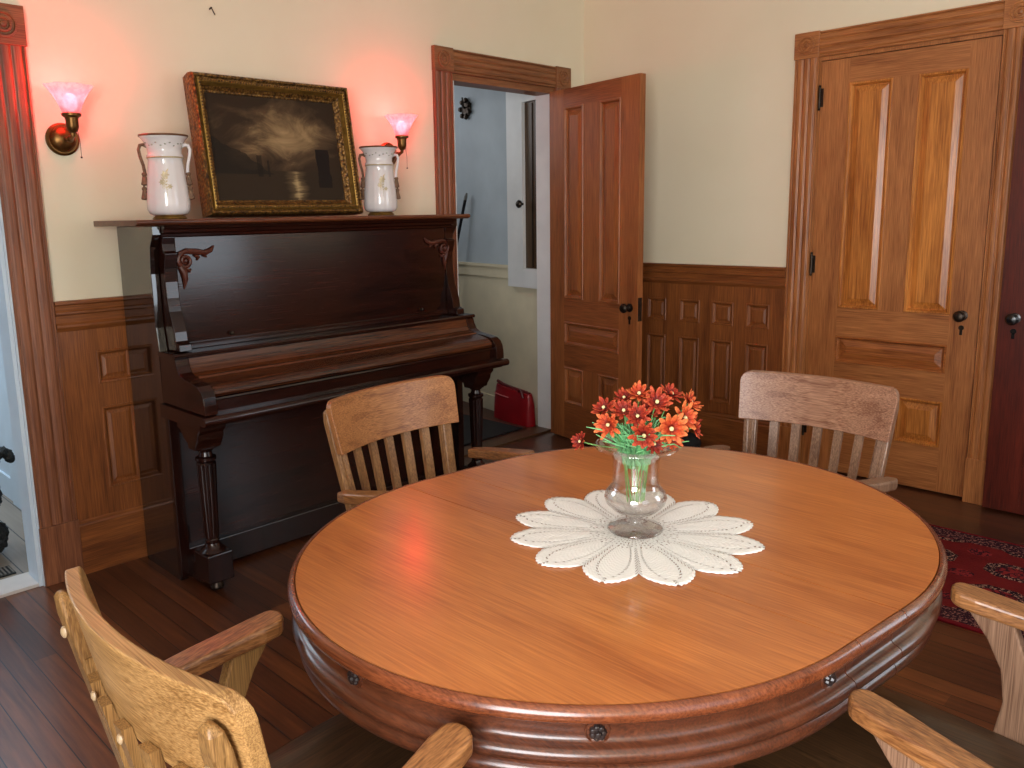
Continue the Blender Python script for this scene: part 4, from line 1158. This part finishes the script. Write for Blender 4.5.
def make_sconce(label, x, z):
    t = thing('wall_sconce', label, 'wall lamp', (x, 0, z), 0, 'brass wall sconces with red bulbs')
    MB().lathe([(.060, -.001), (.060, -.006), (.052, -.012), (.048, -.012), (.044, -.020), (.030, -.028), (.014, -.034), (.003, -.036)], (0, 0, 0), 36, 'y').build('backplate', brass, t, smooth=True)
    MB().tube([(0, -.03, 0), (.0, -.06, -.004), (0, -.095, -.004), (0, -.118, .006), (0, -.12, .022)], .008, 10).build('arm', brass, t, smooth=True)
    MB().ball((0, -.085, -.004), .013, 12).build('arm_knuckle', brass, t, smooth=True)
    MB().lathe([(.010, .014), (.018, .024), (.022, .036), (.022, .058), (.024, .068), (.033, .074), (.034, .082), (.030, .084)], (0, -.12, 0), 24).build('socket_cup', brass, t, smooth=True)
    n = 48; P = []; F = []
    prof = [(.028, .082), (.033, .092), (.040, .112), (.050, .134), (.062, .154), (.076, .172), (.083, .180)]
    for r, zz in prof:
        for i in range(n):
            a = 2*pi*i/n; k = (zz-.08)/.1; rr = r*(1+.012*k*cos(8*a)); P.append((rr*cos(a), -.12+rr*sin(a), zz+.001*k*cos(8*a)))
    for k in range(len(prof)-1):
        for i in range(n): F.append((k*n+i, k*n+(i+1) % n, (k+1)*n+(i+1) % n, (k+1)*n+i))
    MB().add(P, F).build('glass_shade', shm, t, smooth=True)
    MB().ball((0, -.12, .122), .026, 14, (1, 1, 1.25)).build('bulb', bum, t, smooth=True)
    MB().tube([(.012, -.13, .03), (.016, -.135, -.02), (.016, -.135, -.07)], .001, 5).build('pull_chain', bronze, t)
    MB().ball((.016, -.135, -.073), .004, 8).build('chain_end', bronze, t, smooth=True)
    l = bpy.data.lights.new('sconce_light', 'POINT'); l.energy = SCONCE_W; l.color = (1, .03, .04); l.shadow_soft_size = .03
    lo = bpy.data.objects.new('sconce_light', l); COL.objects.link(lo); lo.parent = t; lo.location = (0, -.12, .168)
    return t
SCONCE_W = 6.5
s1 = make_sconce('brass wall sconce glowing red beside the left doorway casing', -3.15, 1.703)
s2 = copy_tree(s1); s2.location = (-1.60, 0, 1.703)
s2['label'] = 'brass wall sconce glowing red behind the right vase on the piano'

# ------------------------------------------------------------------ rug
rug = MB().box(-.45, .45, -1.15, 1.15, 0, .009).build('patterned_rug', rug_mat(), bev=.003)
rug.location = (-.905, -3.38, .0)
tag(rug, 'red oriental rug with dark medallions on the floor near the closet door', 'rug')

# ------------------------------------------------------------------ black dog in the kitchen doorway
def dog():
    me = bpy.data.meshes.new('black_dog'); bm = bmesh.new(); vs = []; E_ = []; rad = []
    def v(p, r, par=None):
        x = bm.verts.new(p); vs.append(x); rad.append(r)
        if par is not None: bm.edges.new((vs[par], x))
        return len(vs)-1
    X, Y = -3.45, .52
    hip = v((X, Y, .31), .085)
    b1 = v((X-.10, Y, .30), .075, hip); b2 = v((X-.22, Y, .30), .095, b1); ne = v((X-.29, Y, .37), .055, b2); nk = v((X-.33, Y, .44), .05, ne)
    hd = v((X-.37, Y, .49), .058, nk); mz = v((X-.43, Y, .47), .030, hd); v((X-.47, Y, .462), .024, mz)
    for s in (-1, 1):
        e = v((X-.35, Y+s*.055, .50), .02, hd); v((X-.35, Y+s*.075, .45), .024, e); 
        th1 = v((X+.01, Y+s*.05, .24), .058, hip); kn = v((X-.025, Y+s*.055, .17), .038, th1); hk = v((X+.055, Y+s*.055, .105), .024, kn); pw = v((X+.04, Y+s*.055, .035), .024, hk); v((X+.005, Y+s*.055, .022), .022, pw)
        sh = v((X-.23, Y+s*.05, .22), .042, b2); wr = v((X-.225, Y+s*.05, .11), .024, sh); p2 = v((X-.23, Y+s*.05, .035), .022, wr); v((X-.258, Y+s*.05, .022), .02, p2)
    t1 = v((X+.045, Y, .36), .022, hip); t2 = v((X+.065, Y, .41), .026, t1); t3 = v((X+.095, Y, .435), .030, t2); t4 = v((X+.122, Y, .415), .026, t3); v((X+.132, Y, .375), .020, t4)
    bm.to_mesh(me); bm.free(); o = bpy.data.objects.new('black_dog', me); COL.objects.link(o)
    me.materials.append(black_fur)
    sk = o.modifiers.new('skin', 'SKIN')
    for i, r in enumerate(rad): me.skin_vertices[0].data[i].radius = (r, r)
    me.skin_vertices[0].data[0].use_root = True
    sb = o.modifiers.new('sub', 'SUBSURF'); sb.levels = 3; sb.render_levels = 3
    tx = bpy.data.textures.new('curls', 'CLOUDS'); tx.noise_scale = .018; tx.noise_depth = 1
    dp = o.modifiers.new('curls', 'DISPLACE'); dp.texture = tx; dp.strength = .022; dp.mid_level = .5
    return tag(o, 'curly black dog in the kitchen doorway, only its tail and rear in view', 'dog')
dog()
# dark object on the floor near the baseboard behind the table
sh = MB()
sh.ball((0, 0, .055), .075, 16, (1.15, 1.0, .8)); sh.tube([(-.03, 0, .10), (.0, .0, .13), (.03, 0, .10)], .006, 8)
so_ = sh.build('black_pouch', mat_black, smooth=True); so_.location = (-.16, -.90, 0)
tag(so_, 'small black pouch on the floor against the baseboard behind the flowers', 'pouch')
# nail in the wall
nl = MB().tube([(-2.515, .0, 2.262), (-2.515, -.018, 2.266)], .003, 6).build('wall_nail', bronze)
MB().tube([(-2.515, -.016, 2.266), (-2.508, -.016, 2.252), (-2.500, -.014, 2.240)], .0022, 6).build('wire_end', bronze, nl)
tag(nl, 'small dark nail high in the cream wall above the painting', 'nail')
